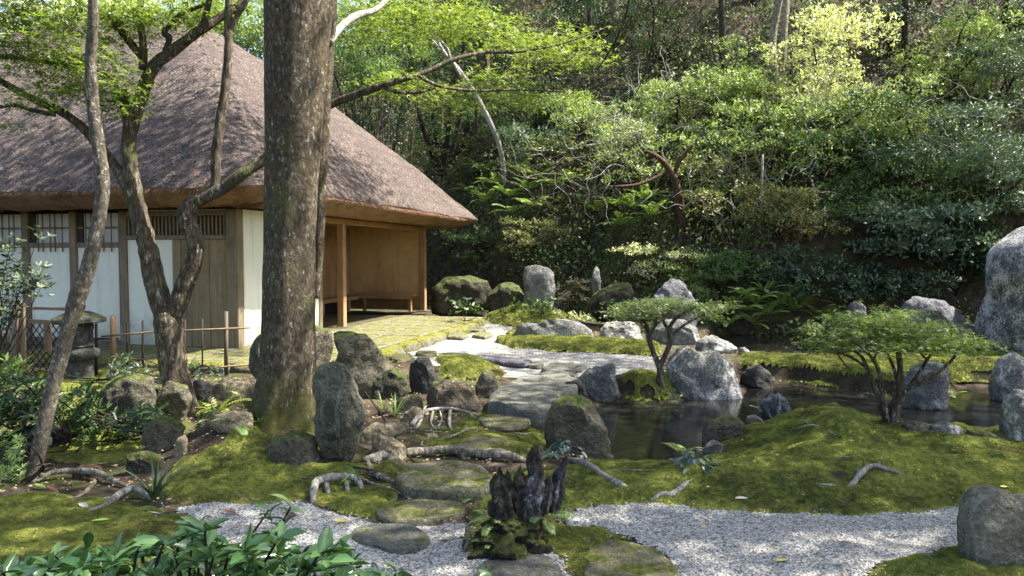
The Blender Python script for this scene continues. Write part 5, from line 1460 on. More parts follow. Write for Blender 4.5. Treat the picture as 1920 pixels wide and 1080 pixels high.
# trunks on the slope
def hill_trunk(label, limbs, mat, name='slope_tree', crown=None):
    gb = G(limbs[0][0][0], limbs[0][0][1]); t = empty(name, gb, label, 'tree'); B = t.location.copy()
    for i, L in enumerate(limbs):
        mb = MB(); px_tube(mb, [(a, b, gb.y + dy, r) for a, b, dy, r in L], 5, 9, .10, 200 + i); build_at(mb, 'trunk' if i == 0 else 'branch', mat, t, B)
    if crown:
        (a, b, dy), r, n, ls, mt = crown
        leaf_obj('crown', [bush_cloud(at(a, b, gb.y + dy), r, n, ls, T_OVAL, 9, .2)], mt, t, tuple(B))
hill_trunk('leaning white barked tree on the dark slope right of the roof', [[(945, 352, 0, 4.5), (944, 315, -.1, 4.5), (934, 265, -.3, 4.5), (908, 208, -.5, 5), (884, 165, -.7, 4.5), (858, 128, -.8, 4), (832, 98, -.9, 3.5), (815, 60, -1, 3), (800, -10, -1, 3), (790, -90, -1, 3)], [(868, 150, -.75, 3), (845, 110, -1, 3), (838, 90, -1.1, 2.5), (820, 70, -1.2, 2)], [(840, 108, -.8, 3), (810, 75, -.8, 2)]], MB_WHITE, crown=((790, -160, -1), (1.4, 1.4, .9), 1800, .09, ML_MAPLE))
hill_trunk('twin yellow barked trunks high on the sunlit slope', [[(1456, 200, 0, 8), (1452, 150, -.1, 8), (1448, 90, -.2, 7), (1453, 40, -.2, 7), (1464, -20, -.3, 6), (1475, -140, -.3, 5)], [(1458, 180, 0, 7), (1466, 110, 0, 8), (1470, 50, 0, 7), (1472, -20, .1, 7), (1450, -120, .2, 5)]], MB_ROOT)
hill_trunk('red brown leaning trunk on the ledge under the azalea', [[(1296, 440, 0, 9), (1280, 410, -.1, 9), (1272, 370, -.2, 8), (1262, 330, -.3, 7), (1240, 300, -.3, 5), (1215, 285, -.4, 3)], [(1262, 335, -.3, 5), (1275, 300, -.3, 4), (1300, 270, -.3, 3)], [(1255, 320, -.3, 3), (1200, 345, -.5, 3), (1150, 350, -.6, 2)]], MB_RED)
for lb, L in [
    ('slim straight sapling between the two sunlit azaleas', [(1088, 520, 0, 3), (1085, 450, 0, 3), (1083, 400, 0, 2), (1070, 350, 0, 1.5)]),
    ('thin pale stem hanging in the dark hollow of the slope', [(1424, 440, 0, 2.5), (1427, 380, 0, 2.5), (1430, 290, 0, 2)]),
    ('brown trunk behind the top centre thicket', [(1355, 130, 0, 6), (1354, 50, 0, 6), (1350, -60, 0, 5)]),
    ('straight dark trunk right of the brightest shrub', [(1695, 150, 0, 6), (1697, 60, 0, 6), (1700, -60, 0, 5)]),
    ('grey trunk standing near the top right corner', [(1882, 100, 0, 6), (1885, 40, 0, 6), (1886, -60, 0, 5)]),
    ('slim trunk beside the dark bush at the top centre', [(1104, 120, 0, 5), (1106, 50, 0, 5), (1100, -60, 0, 4)]),
    ('pair of slim stems behind the yellow maple foliage', [(895, 330, 0, 3), (893, 230, 0, 3), (892, 130, 0, 2)]),
    ('dark reddish stem rising above the roof corner', [(820, 320, 0, 4), (812, 270, 0, 4), (806, 215, 0, 3)]),
    ('thin crooked stem in the middle of the olive bushes', [(1540, 330, 0, 3), (1545, 280, -.2, 3), (1560, 240, -.3, 2)]),
]:
    hill_trunk(lb, [L], MB_DARK if 'pale' not in lb else MB_WHITE)

# forest trees above the top of the picture, on the slope
for i, (x, y, h) in enumerate([(3.5, 26, 8), (8, 25, 8.5), (12.5, 23, 8), (-1, 28, 9), (16.5, 20, 8), (12.2, 15.5, 10.5)]):
    z = float(H(x, y))
    shade_tree('tall forest tree at the top of the slope, ' + ['left of centre', 'right of centre', 'towards the right', 'above the house', 'at the far right', 'nearest the right edge'][i], x, y, h, [((x, y, z + h), (2.6, 2.6, 1.8), 2600), ((x + 1.6, y - 1.2, z + h - 1.2), (2, 2, 1.2), 1500)] + ([((9.6, 16.2, 9.4), (2.4, 1.2, .8), 2800), ((7.0, 16.0, 9.3), (1.6, 1.0, .7), 1600), ((12.6, 16.0, 9.8), (2.4, 1.6, 1.0), 2400)] if i == 5 else []), ML_DARK, r0=.2)  # extra unseen lobes on the last tree, added to shade the lower bank

# ------------------------------------------------------------------ ferns
def frond_mesh(L=.5, n=13, w=.30, arch=.55, name='frond'):
    V = []; F = []; R = []
    def p(t): return np.array([L * t * math.cos(arch * t * .9), 0, L * (.75 * t - arch * t * t)])
    for i in range(n):
        t = .12 + .86 * i / n; c = p(t); t2 = p(min(t + .05, 1)) - c; t2 /= np.linalg.norm(t2)
        ln = L * w * (1 - (abs(t - .38) / .66) ** 1.6) * .5 + .01; wd = L * .86 / n * .46
        for s in (-1, 1):
            tip = c + np.array([0, s * ln, -.18 * ln]) + t2 * ln * .35
            b = len(V); m_ = (c + tip) / 2 + np.array([0, 0, .04 * ln])
            V += [c, m_ - t2 * wd, tip, m_ + t2 * wd]; F += [(b, b + 1, b + 2), (b, b + 2, b + 3)]
    for i in range(5):
        a, c = p(i / 5), p((i + 1) / 5); b = len(V); h = L * .008
        V += [a + [0, h, 0], a - [0, h, 0], c - [0, h, 0], c + [0, h, 0]]; F += [(b, b + 1, b + 2), (b, b + 2, b + 3)]
    V = np.array(V); r = np.random.default_rng(3).random(len(V))
    return fast_mesh(name, V, np.array(F), attr={'rnd': r})
FR = {}
def fern(loc, L, label, mat=ML_FERN, nf=7, group=None, face=None, spread=2 * PI, cat='fern'):
    key = (round(L, 2), mat.name)
    if key not in FR: FR[key] = frond_mesh(L); FR[key].materials.append(mat)
    t = empty('fern', loc, label, cat, group)
    for i in range(nf):
        o = put('frond', FR[key], None, t)
        a = (face if face is not None else 0) + (i / nf - .5) * spread + rng.normal(0, .12)
        o.rotation_euler = (rng.normal(0, .15), rng.normal(-.05, .2), a); s_ = rng.uniform(.7, 1.15); o.scale = (s_,) * 3
    return t
ORD = ['first', 'second', 'third', 'fourth', 'fifth', 'sixth', 'seventh', 'eighth', 'ninth', 'tenth', 'eleventh', 'twelfth', 'thirteenth', 'fourteenth']
ML_FERNB = leaf_mat('leaf_fern_bright', (.16, .25, .06), (.34, .44, .14), .4, .5)
def fern_row(L, size, text, group, spread, mats=(ML_FERNB,)):
    for i, (px, py) in enumerate(sorted(L)):
        g_ = G(px, py); fern((g_.x, g_.y - .45, g_.z + .3), size, text % ORD[i], mats[i % len(mats)], group=group, face=-PI / 2, spread=spread)
fern_row([(860, 350), (885, 380), (905, 340), (930, 365), (955, 390), (975, 345), (990, 380), (1010, 355), (1040, 370), (1075, 360), (1000, 410), (960, 420), (915, 400)], .75, 'sword fern, %s from the left, on the dark bank below the leaning white trunk', 'sword ferns below the leaning white trunk', 4.2)
fern_row([(1120, 420), (1150, 410), (1185, 415), (1215, 430), (1160, 445), (1205, 400)], .7, 'drooping fern, %s from the left, under the contorted azaleas', 'drooping ferns under the contorted azaleas', 3.4)
fern_row([(1340, 610), (1360, 595), (1385, 605), (1405, 590), (1425, 612), (1450, 598), (1475, 605), (1495, 590), (1420, 570), (1460, 575), (1380, 575), (1520, 612), (1350, 630), (1400, 630)], .6, 'bright fern, %s from the left, crowding the dark water behind the moss island', 'ferns along the dark water behind the moss island', 5)
fern(G(845, 465), .45, 'single pale fern on the bank right of the tan wall', face=-PI / 2, spread=4)
fern(G(850, 430), .4, 'small fern just under the eave tip', face=-PI / 2, spread=4)
# ------------------------------------------------------------------ gate, lantern, bamboo fence
M_FENCE = wood_mat('fence_bamboo', (.015, .011, .009), (.055, .04, .03), (40, 40, 4))
M_NEWPOST = wood_mat('fresh_post', (.16, .09, .05), (.33, .21, .12), (30, 30, 3))
M_GATED = wood_mat('old_post', (.05, .038, .026), (.15, .12, .085), (35, 35, 2))
M_GATEP = wood_mat('gate_post_wood', (.12, .085, .055), (.30, .23, .16), (35, 35, 2))
M_GSTONE = rock_mat('lantern_stone', (.05, .05, .042), (.22, .22, .19), .35, .18, scale=3)

YG = 9.35
def vpost(name, mat, x0, x1, y0, y1, Y, root, round_=True):
    a, b = at((x0 + x1) / 2, y0, Y), at((x0 + x1) / 2, y1, Y); r = (x1 - x0) / 2 * Y / FPX
    B = root.location; mb = MB()
    if round_: mb.tube([b - B, (a + b) / 2 - B, a - B], [r, r * .98, r * .95], 10)
    else: mb.box(a.x - r - B.x, a.x + r - B.x, Y - r - B.y, Y + r - B.y, b.z - B.z, a.z - B.z, None, .006)
    return mb.build(name, mat, root, round_)
def rail(name, mat, p0, p1, r, Y0, Y1, root):
    a, b = at(*p0, Y0), at(*p1, Y1); B = root.location; mb = MB(); mb.tube([a - B, (a + b) / 2 - B, b - B], [r] * 3, 8)
    return mb.build(name, mat, root, True)

gate = empty('lattice_gate', (at(80, 690, YG).x, YG, 0), 'wooden gate with bamboo lattice and a hanging name tag', 'gate')
vpost('post', M_GATEP, 20, 40, 563, 705, YG, gate)
vpost('post', M_GATEP, 39.5, 46, 568, 700, YG - .06, gate, False)['label'] = 'narrow jamb beside the round post'
def gbar(x0, x1, ya, yb, yc, yd, name):
    B = gate.location; mb = MB()
    a, b, c, d = at(x0, ya, YG), at(x1, yb, YG), at(x0, yc, YG), at(x1, yd, YG)
    v = []
    for dy in (-.02, .02):
        for p in (a, b, d, c): v.append((p.x - B.x, dy, p.z - B.z))
    mb.add(v, [(0, 1, 2, 3), (7, 6, 5, 4), (0, 4, 5, 1), (1, 5, 6, 2), (2, 6, 7, 3), (3, 7, 4, 0)]); mb.build(name, M_GATEP, gate)
gbar(46, 150, 575, 577, 580, 583, 'top_rail'); gbar(46, 150, 598, 604, 605, 611, 'middle_rail'); gbar(46, 150, 712, 714, 718, 720, 'bottom_rail')
vpost('frame_stile', M_GATEP, 146, 151, 575, 718, YG, gate, False)
for i in range(-9, 12):
    for s in (-1, 1):
        # diagonals clipped to the lattice field x 46..150, y 606..714
        x = 46 + i * 12.5
        pts_ = []
        for k in range(41):
            t = k / 40; yy = 606 + 108 * t; xx = (x + 82 * t) if s > 0 else (x + 82 * (1 - t))
            if 46 <= xx <= 148: pts_.append((xx, yy))
        if len(pts_) > 3:
            rail('lattice_rod', M_FENCE, pts_[0], pts_[-1], .0065, YG - .012 * s, YG - .012 * s, gate)
tagw = empty('wooden_tag', at(89, 660, YG - .06), 'small vertical wooden name tag hung on the lattice gate', 'sign')
B = tagw.location; a, b = at(81.5, 604, YG - .06), at(97, 660, YG - .06)
MB().box(a.x - B.x, b.x - B.x, -.008, .008, 0, a.z - B.z, None, .002).build('board', M_NEWPOST, tagw)
M_INK = newmat('ink')[0]; M_INK.node_tree.nodes['Principled BSDF'].inputs['Base Color'].default_value = (.012, .01, .01, 1)
def kanji(txt, px, py, sz):
    cu = bpy.data.curves.new('lettering', 'FONT'); cu.body = txt; cu.size = sz; cu.extrude = .0006; cu.align_x = 'CENTER'; cu.align_y = 'CENTER'; cu.offset = .0006
    o = bpy.data.objects.new('lettering', cu); COL.objects.link(o); cu.materials.append(M_INK)
    p = at(px, py, YG - .07); o.parent = tagw; o.location = (p.x - B.x, -.0095, p.z - B.z); o.rotation_euler = (PI / 2, 0, 0)
kanji('入', 91.5, 615, .042); kanji('口', 91.7, 621.5, .045)
mb = MB()
for i in range(9):      # the second line is brushed in running script too small to read
    p = at(86.3 + .5 * math.sin(i * 2.1), 621 + i * 4.1, YG - .07)
    for s in range(2):
        c = (p.x - B.x, -.0092, p.z - B.z); a1 = random.uniform(-.7, .7) + s * 1.3; l = .009
        mb.tube([(c[0] - l * math.cos(a1), c[1], c[2] - l * math.sin(a1)), (c[0], c[1], c[2] + .003), (c[0] + l * math.cos(a1), c[1], c[2] + l * math.sin(a1))], [.0012, .0018, .0008], 5)
mb.build('brush_script', M_INK, tagw)['kind'] = 'stuff'

def lathe(mb, prof, n=32, sq=0.0, rot=0.0):
    b = len(mb.v)
    for r, z in prof:
        for j in range(n):
            a = 2 * PI * j / n + rot
            k = 1 / max(abs(math.cos((a % (PI / 3)) - PI / 6)), .5) * math.cos(PI / 6) if sq else 1
            rr = r * ((1 - sq) + sq * k)
            mb.v.append((rr * math.cos(a), rr * math.sin(a), z))
    for i in range(len(prof) - 1):
        for j in range(n): mb.f.append((b + i * n + j, b + i * n + (j + 1) % n, b + (i + 1) * n + (j + 1) % n, b + (i + 1) * n + j))
    mb.f.append(tuple(b + j for j in range(n))[::-1]); mb.f.append(tuple(b + (len(prof) - 1) * n + j for j in range(n)))
    return mb
YL = 9.0
lan = empty('stone_lantern', (at(151, 700, YL).x, YL, at(151, 716, YL).z), 'weathered dark stone lantern behind the slender leaning trunk', 'stone lantern')
u = YL / FPX; z_ = lambda py: at(151, py, YL).z - lan.location.z
lathe(MB(), [(23 * u, z_(722)), (23 * u, z_(700)), (21 * u, z_(690)), (21 * u, z_(676))], 24).build('pedestal', M_GSTONE, lan, True)
lathe(MB(), [(22 * u, z_(676)), (33 * u, z_(668)), (35 * u, z_(662)), (34 * u, z_(656)), (26 * u, z_(653)), (24 * u, z_(651))], 36, .35).build('platform', M_GSTONE, lan, True)
lathe(MB(), [(24 * u, z_(651)), (27 * u, z_(648)), (22 * u, z_(645)), (21 * u, z_(640)), (23 * u, z_(625)), (22 * u, z_(610)), (21 * u, z_(604))], 36, .8).build('fire_box', M_GSTONE, lan)
for k in range(6):
    a = k * PI / 3 + PI / 6; mb = MB(); M_ = Matrix.Rotation(a, 4, 'Z')
    mb.box(-5 * u, 5 * u, -23.4 * u, -19 * u, z_(640), z_(612), M_, .004).build('window_panel', M_DARKW if k % 2 else M_GSTONE, lan)
for k in range(6):
    a = k * PI / 3; lump('corner_knob', (22.5 * u * math.cos(a), 22.5 * u * math.sin(a), z_(613)), (4.5 * u, 4.5 * u, 6 * u), M_GSTONE, lan, 2, k)
lathe(MB(), [(20 * u, z_(604)), (46 * u, z_(604)), (51 * u, z_(602)), (50 * u, z_(597)), (35 * u, z_(590)), (20 * u, z_(584)), (11 * u, z_(583))], 48, .75).build('roof_cap', rock_mat('lantern_cap', (.04, .042, .035), (.19, .19, .165), .35, .42, scale=3), lan)
lathe(MB(), [(7 * u, z_(583)), (10 * u, z_(580)), (11.5 * u, z_(574)), (9.5 * u, z_(569)), (5 * u, z_(566)), (.5 * u, z_(565))], 24).build('jewel', M_GSTONE, lan, True)

fence = empty('bamboo_fence', (at(300, 700, 9.3).x, 9.3, 0), 'low bamboo rail fence between the lantern and the big trunk', 'fence')
for x0, x1, y0, y1, m in [(207, 217.5, 592, 706, M_NEWPOST), (178, 183, 606, 702, M_FENCE), (236.5, 241, 604, 694, M_FENCE), (265.5, 270, 601, 690, M_FENCE), (345, 348.5, 599, 690, M_FENCE), (378, 381, 598, 698, M_FENCE), (420, 428, 584, 706, M_GATED)]:
    vpost('post', m, x0, x1, y0, y1, 9.3, fence)
rail('rail', M_BAMB, (190, 631), (330, 618.5), .012, 9.24, 9.24, fence)
rail('rail', M_BAMB, (295, 622), (469, 614.5), .012, 9.24, 9.24, fence)
rail('rail', M_FENCE, (176, 635), (222, 634.5), .010, 9.3, 9.3, fence)
rail('rail', M_BAMB, (340, 695), (469, 683.5), .011, 9.24, 9.24, fence)
fl = empty('bamboo_fence', (at(0, 690, 9.5).x, 9.5, 0), 'short bamboo fence piece at the left edge beyond the gate post', 'fence')
vpost('post', M_FENCE, -2, 3, 607, 684, 9.5, fl); vpost('post', M_FENCE, -40, -35, 607, 690, 9.5, fl)
rail('rail', M_BAMB, (-80, 625), (22, 625.5), .011, 9.45, 9.45, fl)

# ------------------------------------------------------------------ bushes on the left
ML_DARK2 = leaf_mat('leaf_azalea', (.02, .045, .018), (.075, .12, .04), .25, .35, (.18, .24, .07))
def whorl_bush(label, spots, mat, lsz, Y, base, per=8, tmpl=T_NARROW, stemm=MB_DARK, name='shrub', cat='shrub', spread=.6, Bz=None, up=.5):
    gb = G(*base); t = empty(name, (gb.x, Y, float(H(gb.x, Y))), label, cat); B = np.array(t.location)
    parts_ = []; mb = MB(); fk = B + np.array([0, 0, .10])
    for px, py, rx, ry, k in spots:
        for i in range(k):
            a = rng.uniform(-1, 1, 2)
            Yi = Y + rng.normal(0, .22)
            p = np.array(at(px + a[0] * rx, py + a[1] * ry, Yi))
            p[2] = max(p[2], float(H(p[0], p[1])) + .04)
            d = p - fk; d /= np.linalg.norm(d) + 1e-6; d = d * .6 + np.array([0, -.15, up]) + rng.normal(0, .3, 3); d /= np.linalg.norm(d)
            n = per
            axs = d * .45 + nrm(np.cross(rng.normal(0, 1, (n, 3)), d)) * 1.0
            nn = np.tile(d, (n, 1)) + rng.normal(0, .25, (n, 3))
            parts_.append(leaf_geo(np.tile(p, (n, 1)) + axs * lsz * .06, axs, nn, lsz * rng.uniform(.65, 1.15, n), tmpl))
            if i % 8 == 0:
                mid = (p + fk) / 2 + rng.normal(0, .06, 3); pp, rr = catmull([fk - B, mid - B, p - B], [.009, .006, .003], 4); mb.tube(pp, rr, 5, False, .05, i)
    leaf_obj('foliage', parts_, mat, t, tuple(B))
    mb.build('stem', stemm, t, True, fixn=False)
    return t
whorl_bush('airy shrub with dark leaves above the left end of the gate', [(40, 520, 50, 22, 60), (20, 470, 30, 30, 22), (60, 545, 35, 14, 26), (15, 575, 25, 28, 26), (0, 600, 18, 20, 14), (70, 440, 25, 14, 5)], ML_DARK, .075, 8.6, (-10, 720), 7, T_OVAL)
whorl_bush('azalea bush with narrow leaves left of the leaning trunk foot', [(35, 745, 50, 40, 80), (20, 800, 40, 50, 50), (60, 780, 40, 30, 30)], ML_DARK2, .10, 5.6, (20, 900))
whorl_bush('azalea bush with narrow leaves right of the leaning trunk', [(135, 770, 50, 38, 64), (210, 805, 60, 38, 60), (160, 830, 60, 40, 50), (275, 790, 30, 22, 18)], ML_DARK2, .095, 5.9, (170, 900))
whorl_bush('bright small leaved seedling bush low at the left edge', [(15, 860, 28, 45, 60), (10, 900, 25, 25, 20)], ML_FERN, .045, 4.9, (10, 930))
whorl_bush('leafy tips below the stone lantern', [(175, 722, 30, 6, 10), (30, 690, 25, 12, 20)], ML_FERN, .10, 7.6, (150, 760))
whorl_bush('creeping sprigs in front of the bamboo fence', [(260, 700, 60, 14, 50), (230, 680, 20, 12, 16), (380, 700, 40, 8, 20)], ML_GREY, .07, 8.2, (270, 730))
whorl_bush('dark leafy plant under the bright fern in the hollow', [(420, 805, 45, 22, 60)], ML_DARK, .08, 7.0, (420, 840))
whorl_bush('green seedling on the mossy root left of the stepping stones', [(663, 890, 20, 16, 10)], ML_FERN, .05, G(663, 905).y, (663, 905), 6)
whorl_bush('bleached cream leaved plant below the upright pale rock', [(1075, 548, 26, 20, 34), (1065, 575, 18, 12, 10)], ML_DRY, .16, G(1078, 590).y, (1078, 592), 7, T_NARROW, MB_WHITE, 'dry_plant', 'plant')
whorl_bush('low dark leaves at the foot of the upright pale squared rock', [(1000, 572, 40, 12, 30), (960, 585, 20, 8, 10)], ML_MID, .12, 16.0, (1000, 590), 7, T_OVAL)
whorl_bush('low leaves beside the large dark mossy boulder', [(880, 575, 40, 14, 26)], ML_DARK2, .12, 15.8, (880, 598), 7, T_OVAL)
whorl_bush('pale green plant in front of the bleached one', [(1070, 596, 34, 10, 24)], ML_PALE, .11, G(1078, 600).y, (1070, 606), 7)
whorl_bush('small dark plant at the foot of the lichen white boulder', [(1270, 745, 14, 8, 12)], ML_GREY, .06, G(1262, 748).y, (1265, 752), 6)

fern(G(405, 772), .42, 'sunlit yellow green fern left of the big trunk', leaf_mat('fern_bright', (.28, .36, .06), (.5, .58, .12), .5, .5), 8)
fern(G(440, 800), .34, 'hanging fern at the rim of the dark hollow', ML_FERN, 6)
fern(G(432, 742), .3, 'small bright fern behind the yellow flat rock', ML_LIGHT, 6)
f1 = G(930, 975); fern((f1.x, f1.y - .30, f1.z + .10), .19, 'light green fern on the left side of the mossy stump', ML_LIGHT, 7, None, -PI / 2, 4)
f1 = G(925, 1005); fern((f1.x, f1.y - .16, f1.z + .02), .11, 'tiny fern below the light green fern', ML_LIGHT, 5)
f1 = G(1012, 975); fern((f1.x, f1.y - .30, f1.z + .12), .2, 'dark fern on the right side of the mossy stump', ML_MID, 7, None, -PI / 2, 4)
f1 = G(895, 935); fern((f1.x, f1.y, f1.z), .16, 'thin fern between slab and stump', ML_MID, 6, None, -PI / 2, 5)
fern(W(1280, 850, -.1), .22, 'pale fern leaning over the near edge of the pond', ML_LIGHT, 6)
fern(G(1782, 745), .25, 'bright fern beside the rock in the water', ML_LIGHT, 6)
fern(W(1430, 775, -.18), .16, 'tiny pale fern against the white veined rock', ML_LIGHT, 5)
fern(G(1550, 655), .3, 'pale leafed fern at the left tip of the wide maple', ML_LIGHT, 5)

def grass(label, px, py, n, L, mat, lean=.5):
    g_ = G(px, py); t = empty('grass_tuft', g_, label, 'grass')
    mb = MB()
    for i in range(n):
        a = rng.uniform(0, 2 * PI); l = L * rng.uniform(.55, 1.15); k = lean * rng.uniform(.5, 1.5); w = .006 * L / .3 + .002
        pr = None; d = np.array([math.cos(a), math.sin(a)]); s = np.array([-d[1], d[0], 0]) * w
        P = [np.array([*(d * (.01 + k * l * (j / 5) ** 1.6)), l * (j / 5) * (1 - .35 * k * (j / 5))]) for j in range(6)]
        b = len(mb.v)
        for j, p in enumerate(P):
            q = s * (1 - (j / 5) ** 2 * .95); mb.v += [tuple(p - q), tuple(p + q)]
        for j in range(5): mb.f.append((b + 2 * j, b + 2 * j + 1, b + 2 * j + 3, b + 2 * j + 2))
    me = bpy.data.meshes.new('blades'); me.from_pydata(mb.v, [], mb.f)
    at_ = me.attributes.new('rnd', 'FLOAT', 'POINT'); at_.data.foreach_set('value', rng.random(len(mb.v)).astype(np.float32))
    put('blades', me, mat, t)
grass('dark strappy grass tuft at the root end left of the moss mound', 290, 940, 34, .30, ML_DARK, .7)
grass('green strap leaves between the standing stone and the flat topped block', 742, 782, 12, .28, ML_FERN, .8)
grass('arching grass blades before the small brown rock', 718, 775, 10, .26, ML_FERN, .9)
grass('sparse grass tuft beneath the lower fence rail', 352, 700, 9, .4, ML_FERN, .8)
grass('short grass tuft on the moss at the big trunk', 487, 800, 10, .14, ML_FERN, .8)

def hosta(label, px, py, r, n):
    g_ = G(px, py); t = empty('leafy_clump', g_, label, 'plant')
    me = None
    v, f, q = leaf_geo(np.zeros((1, 3)), np.array([[1.0, 0, 0]]), np.array([[0, 0, 1.0]]), np.array([1.0]), tmpl_oval(.62, .14))
    me = fast_mesh('leaf', v, f, attr={'rnd': q}, smooth_sh=False); me.materials.append(ML_GREY2)
    for i in range(n):
        o = put('leaf', me, None, t); a = rng.uniform(0, 2 * PI); d = r * rng.random() ** .6
        o.location = (d * math.cos(a), d * math.sin(a), .04 + .10 * (1 - d / r) + rng.uniform(0, .02)); s_ = rng.uniform(.045, .075); o.scale = (s_,) * 3
        o.rotation_euler = (rng.normal(0, .25), rng.uniform(.1, .7), a + rng.normal(0, .5))
ML_GREY2 = leaf_mat('leaf_blue_green', (.03, .055, .045), (.09, .135, .11), .1, .35)
hosta('blue green rosette plant between stump and brown upright rock', 1056, 862, .13, 55)
hosta('blue green rosette plant on the near pond bank', 1300, 882, .13, 48)

# ------------------------------------------------------------------ roots and sticks
def root(label, L, mat=MB_ROOT, name='tree_root', lift=.6, sub=6, n=9, cat='tree root', rough=.16, twigs=()):
    P = []; R = []
    for q in L:
        a, b, r = q[:3]; g_ = G(a, b); rr = r * g_.y / FPX; P.append((g_.x, g_.y, g_.z + rr * lift + .022 + .009 * math.sin(len(P) * 2.4 + len(label)) + (q[3] * .7 if len(q) > 3 else 0))); R.append(rr * .88)
    B = np.array(P[0])
    P[-1] = (P[-1][0], P[-1][1], P[-1][2] - R[-1] * 1.6); R[-1] *= .45; P[0] = (P[0][0], P[0][1], P[0][2] - R[0]); R[0] *= .8
    pp, rr = catmull([np.array(p) - B for p in P], R, sub)
    mb = MB(); mb.tube(pp, rr, n, True, rough, len(label))
    for tw in twigs:
        Q = []; S_ = []
        for q in tw:
            a, b, r = q[:3]; g_ = G(a, b); r_ = r * g_.y / FPX; Q.append(np.array((g_.x, g_.y, g_.z + r_ * lift + (q[3] if len(q) > 3 else 0))) - B); S_.append(r_)
        pp, rr = catmull(Q, S_, 5); mb.tube(pp, rr, 7, True, rough, 3)
    o = mb.build(name, mat, None, True, tuple(B), fixn=False)
    return tag(o, label, cat)
root('long thick root lying across the path above the mossy slab', [(680, 868, 7), (720, 862, 9), (780, 858, 9), (840, 855, 9), (900, 860, 10), (950, 866, 10), (995, 868, 9)], twigs=[[(700, 870, 6), (745, 850, 5), (790, 852, 3)]])
root('root bending down left of the thick mossy slab', [(690, 872, 7), (698, 895, 7), (720, 907, 7), (750, 912, 5)])
root('thin root running beside the oval stepping stone', [(675, 900, 6), (700, 918, 5), (730, 926, 4), (760, 932, 3)])
root('straight pale root right of the stump ending on the moss', [(1070, 866, 6), (1095, 880, 8), (1130, 900, 8), (1165, 922, 8), (1194, 940, 7)], MB_WHITE, twigs=[[(1085, 860, 4), (1120, 858, 5), (1150, 858, 3)]])
root('short white root piece left of the pond side moss', [(1220, 942, 6), (1240, 940, 6), (1262, 936, 7), (1285, 918, 7), (1298, 905, 5)], MB_WHITE)
root('wavy white root on the right moss mound', [(1482, 904, 4), (1500, 904, 5, .01), (1525, 917, 5), (1555, 920, 3), (1590, 921, 5), (1612, 903, 6, .01), (1635, 888, 5, .03), (1665, 892, 5, .02), (1700, 898, 3)], MB_WHITE, twigs=[[(1612, 900, 4), (1606, 870, 4, .02), (1600, 848, 2, .03)], [(1645, 888, 3, .02), (1650, 880, 2, .05)], [(1700, 898, 3), (1702, 886, 1.5, .03)]])
root('knobbly white root arch in front of the left moss mound', [(586, 946, 6), (592, 926, 9, .03), (615, 918, 9, .05), (645, 914, 9, .05), (672, 920, 7, .03), (682, 938, 4)], MB_WHITE, twigs=[[(612, 922, 6, .03), (618, 938, 5), (624, 950, 3)], [(650, 918, 5, .03), (655, 940, 3)]])
root('arched pale root under the left bushes', [(70, 908, 4), (100, 900, 6, .02), (140, 897, 7, .03), (180, 902, 7, .02), (220, 912, 5), (250, 920, 4)], twigs=[[(180, 904, 5), (160, 925, 4), (140, 935, 2)]])
root('forked grey root on the lower left moss', [(165, 968, 3), (200, 955, 6), (225, 940, 8, .01), (255, 935, 9, .02), (285, 938, 6)], MB_WHITE, twigs=[[(172, 945, 3), (205, 938, 5), (235, 936, 6)]])
root('tangled pale roots beside the flat topped block', [(772, 800, 5), (785, 790, 6, .02), (800, 782, 4, .03), (830, 776, 4, .03), (860, 778, 3.5, .02), (900, 784, 3, .01)], MB_WHITE, twigs=[[(845, 776, 3.5, .03), (842, 795, 3.5, .01), (845, 806, 2)], [(812, 780, 2.5, .03), (808, 795, 2.5), (818, 806, 1.5)], [(795, 785, 3, .03), (800, 772, 2, .05), (840, 768, 2, .04), (870, 772, 1.5, .02)], [(880, 780, 2, .02), (900, 792, 2), (918, 800, 1.5)], [(825, 778, 2, .03), (828, 790, 2, .01), (822, 800, 1.5)], [(790, 790, 3, .01), (782, 802, 2.5), (770, 812, 2)]])
root('pale root stub at the right foot of the stump', [(1020, 940, 5, .03), (1040, 960, 5), (1052, 990, 5)], MB_WHITE)
root('small mossy root stub at the gravel left of the stump', [(870, 1042, 4), (880, 1025, 6, .03), (876, 1005, 4, .05)])
for lb, L in [
    ('thin surface root crossing the bare soil above the long root', [(820, 830, 1.5), (850, 822, 2.2), (880, 812, 2), (910, 806, 1.2)]),
    ('thin surface root near the sunlit tan slab rock', [(720, 800, 1.5), (760, 806, 2.5), (800, 816, 2), (830, 812, 1.2)]),
    ('hair thin root left of the tangled roots', [(700, 790, 1), (740, 780, 2), (770, 786, 1.5), (790, 796, 1)]),
    ('thin root running into the moss right of the sunken stone', [(950, 812, 1), (980, 820, 2), (1005, 815, 1.5), (1018, 826, 1)]),
    ('thin pale root on the moss below the pond', [(1120, 892, 1.2), (1160, 886, 2.2), (1200, 892, 2), (1240, 884, 1.2)]),
    ('thin root branching on the right moss field', [(1560, 862, 1), (1600, 866, 2), (1640, 858, 2), (1690, 868, 1)]),
    ('thin root on the moss mound below the low mossy rock', [(500, 905, 1.2), (540, 898, 2.2), (580, 904, 2), (610, 900, 1)]),
    ('thin root at the gravel edge below the moss mound', [(400, 950, 1.2), (440, 938, 2.2), (480, 944, 1.8), (510, 936, 1)])]:
    root(lb, L, MB_ROOT, 'tree_root', .5, 6, 6, 'tree root', .1)
root('bare twig lying on the brown moss cone', [(1485, 812, 1.5), (1520, 808, 2.5, .02), (1548, 812, 2, .01), (1568, 822, 2)], MB_WHITE, 'twig', .6, 4, 6, 'twig', .05, [[(1528, 808, 1.5, .02), (1508, 796, 1.5, .03), (1498, 792, 1, .04)], [(1548, 812, 1.5, .01), (1545, 798, 1, .03)]])
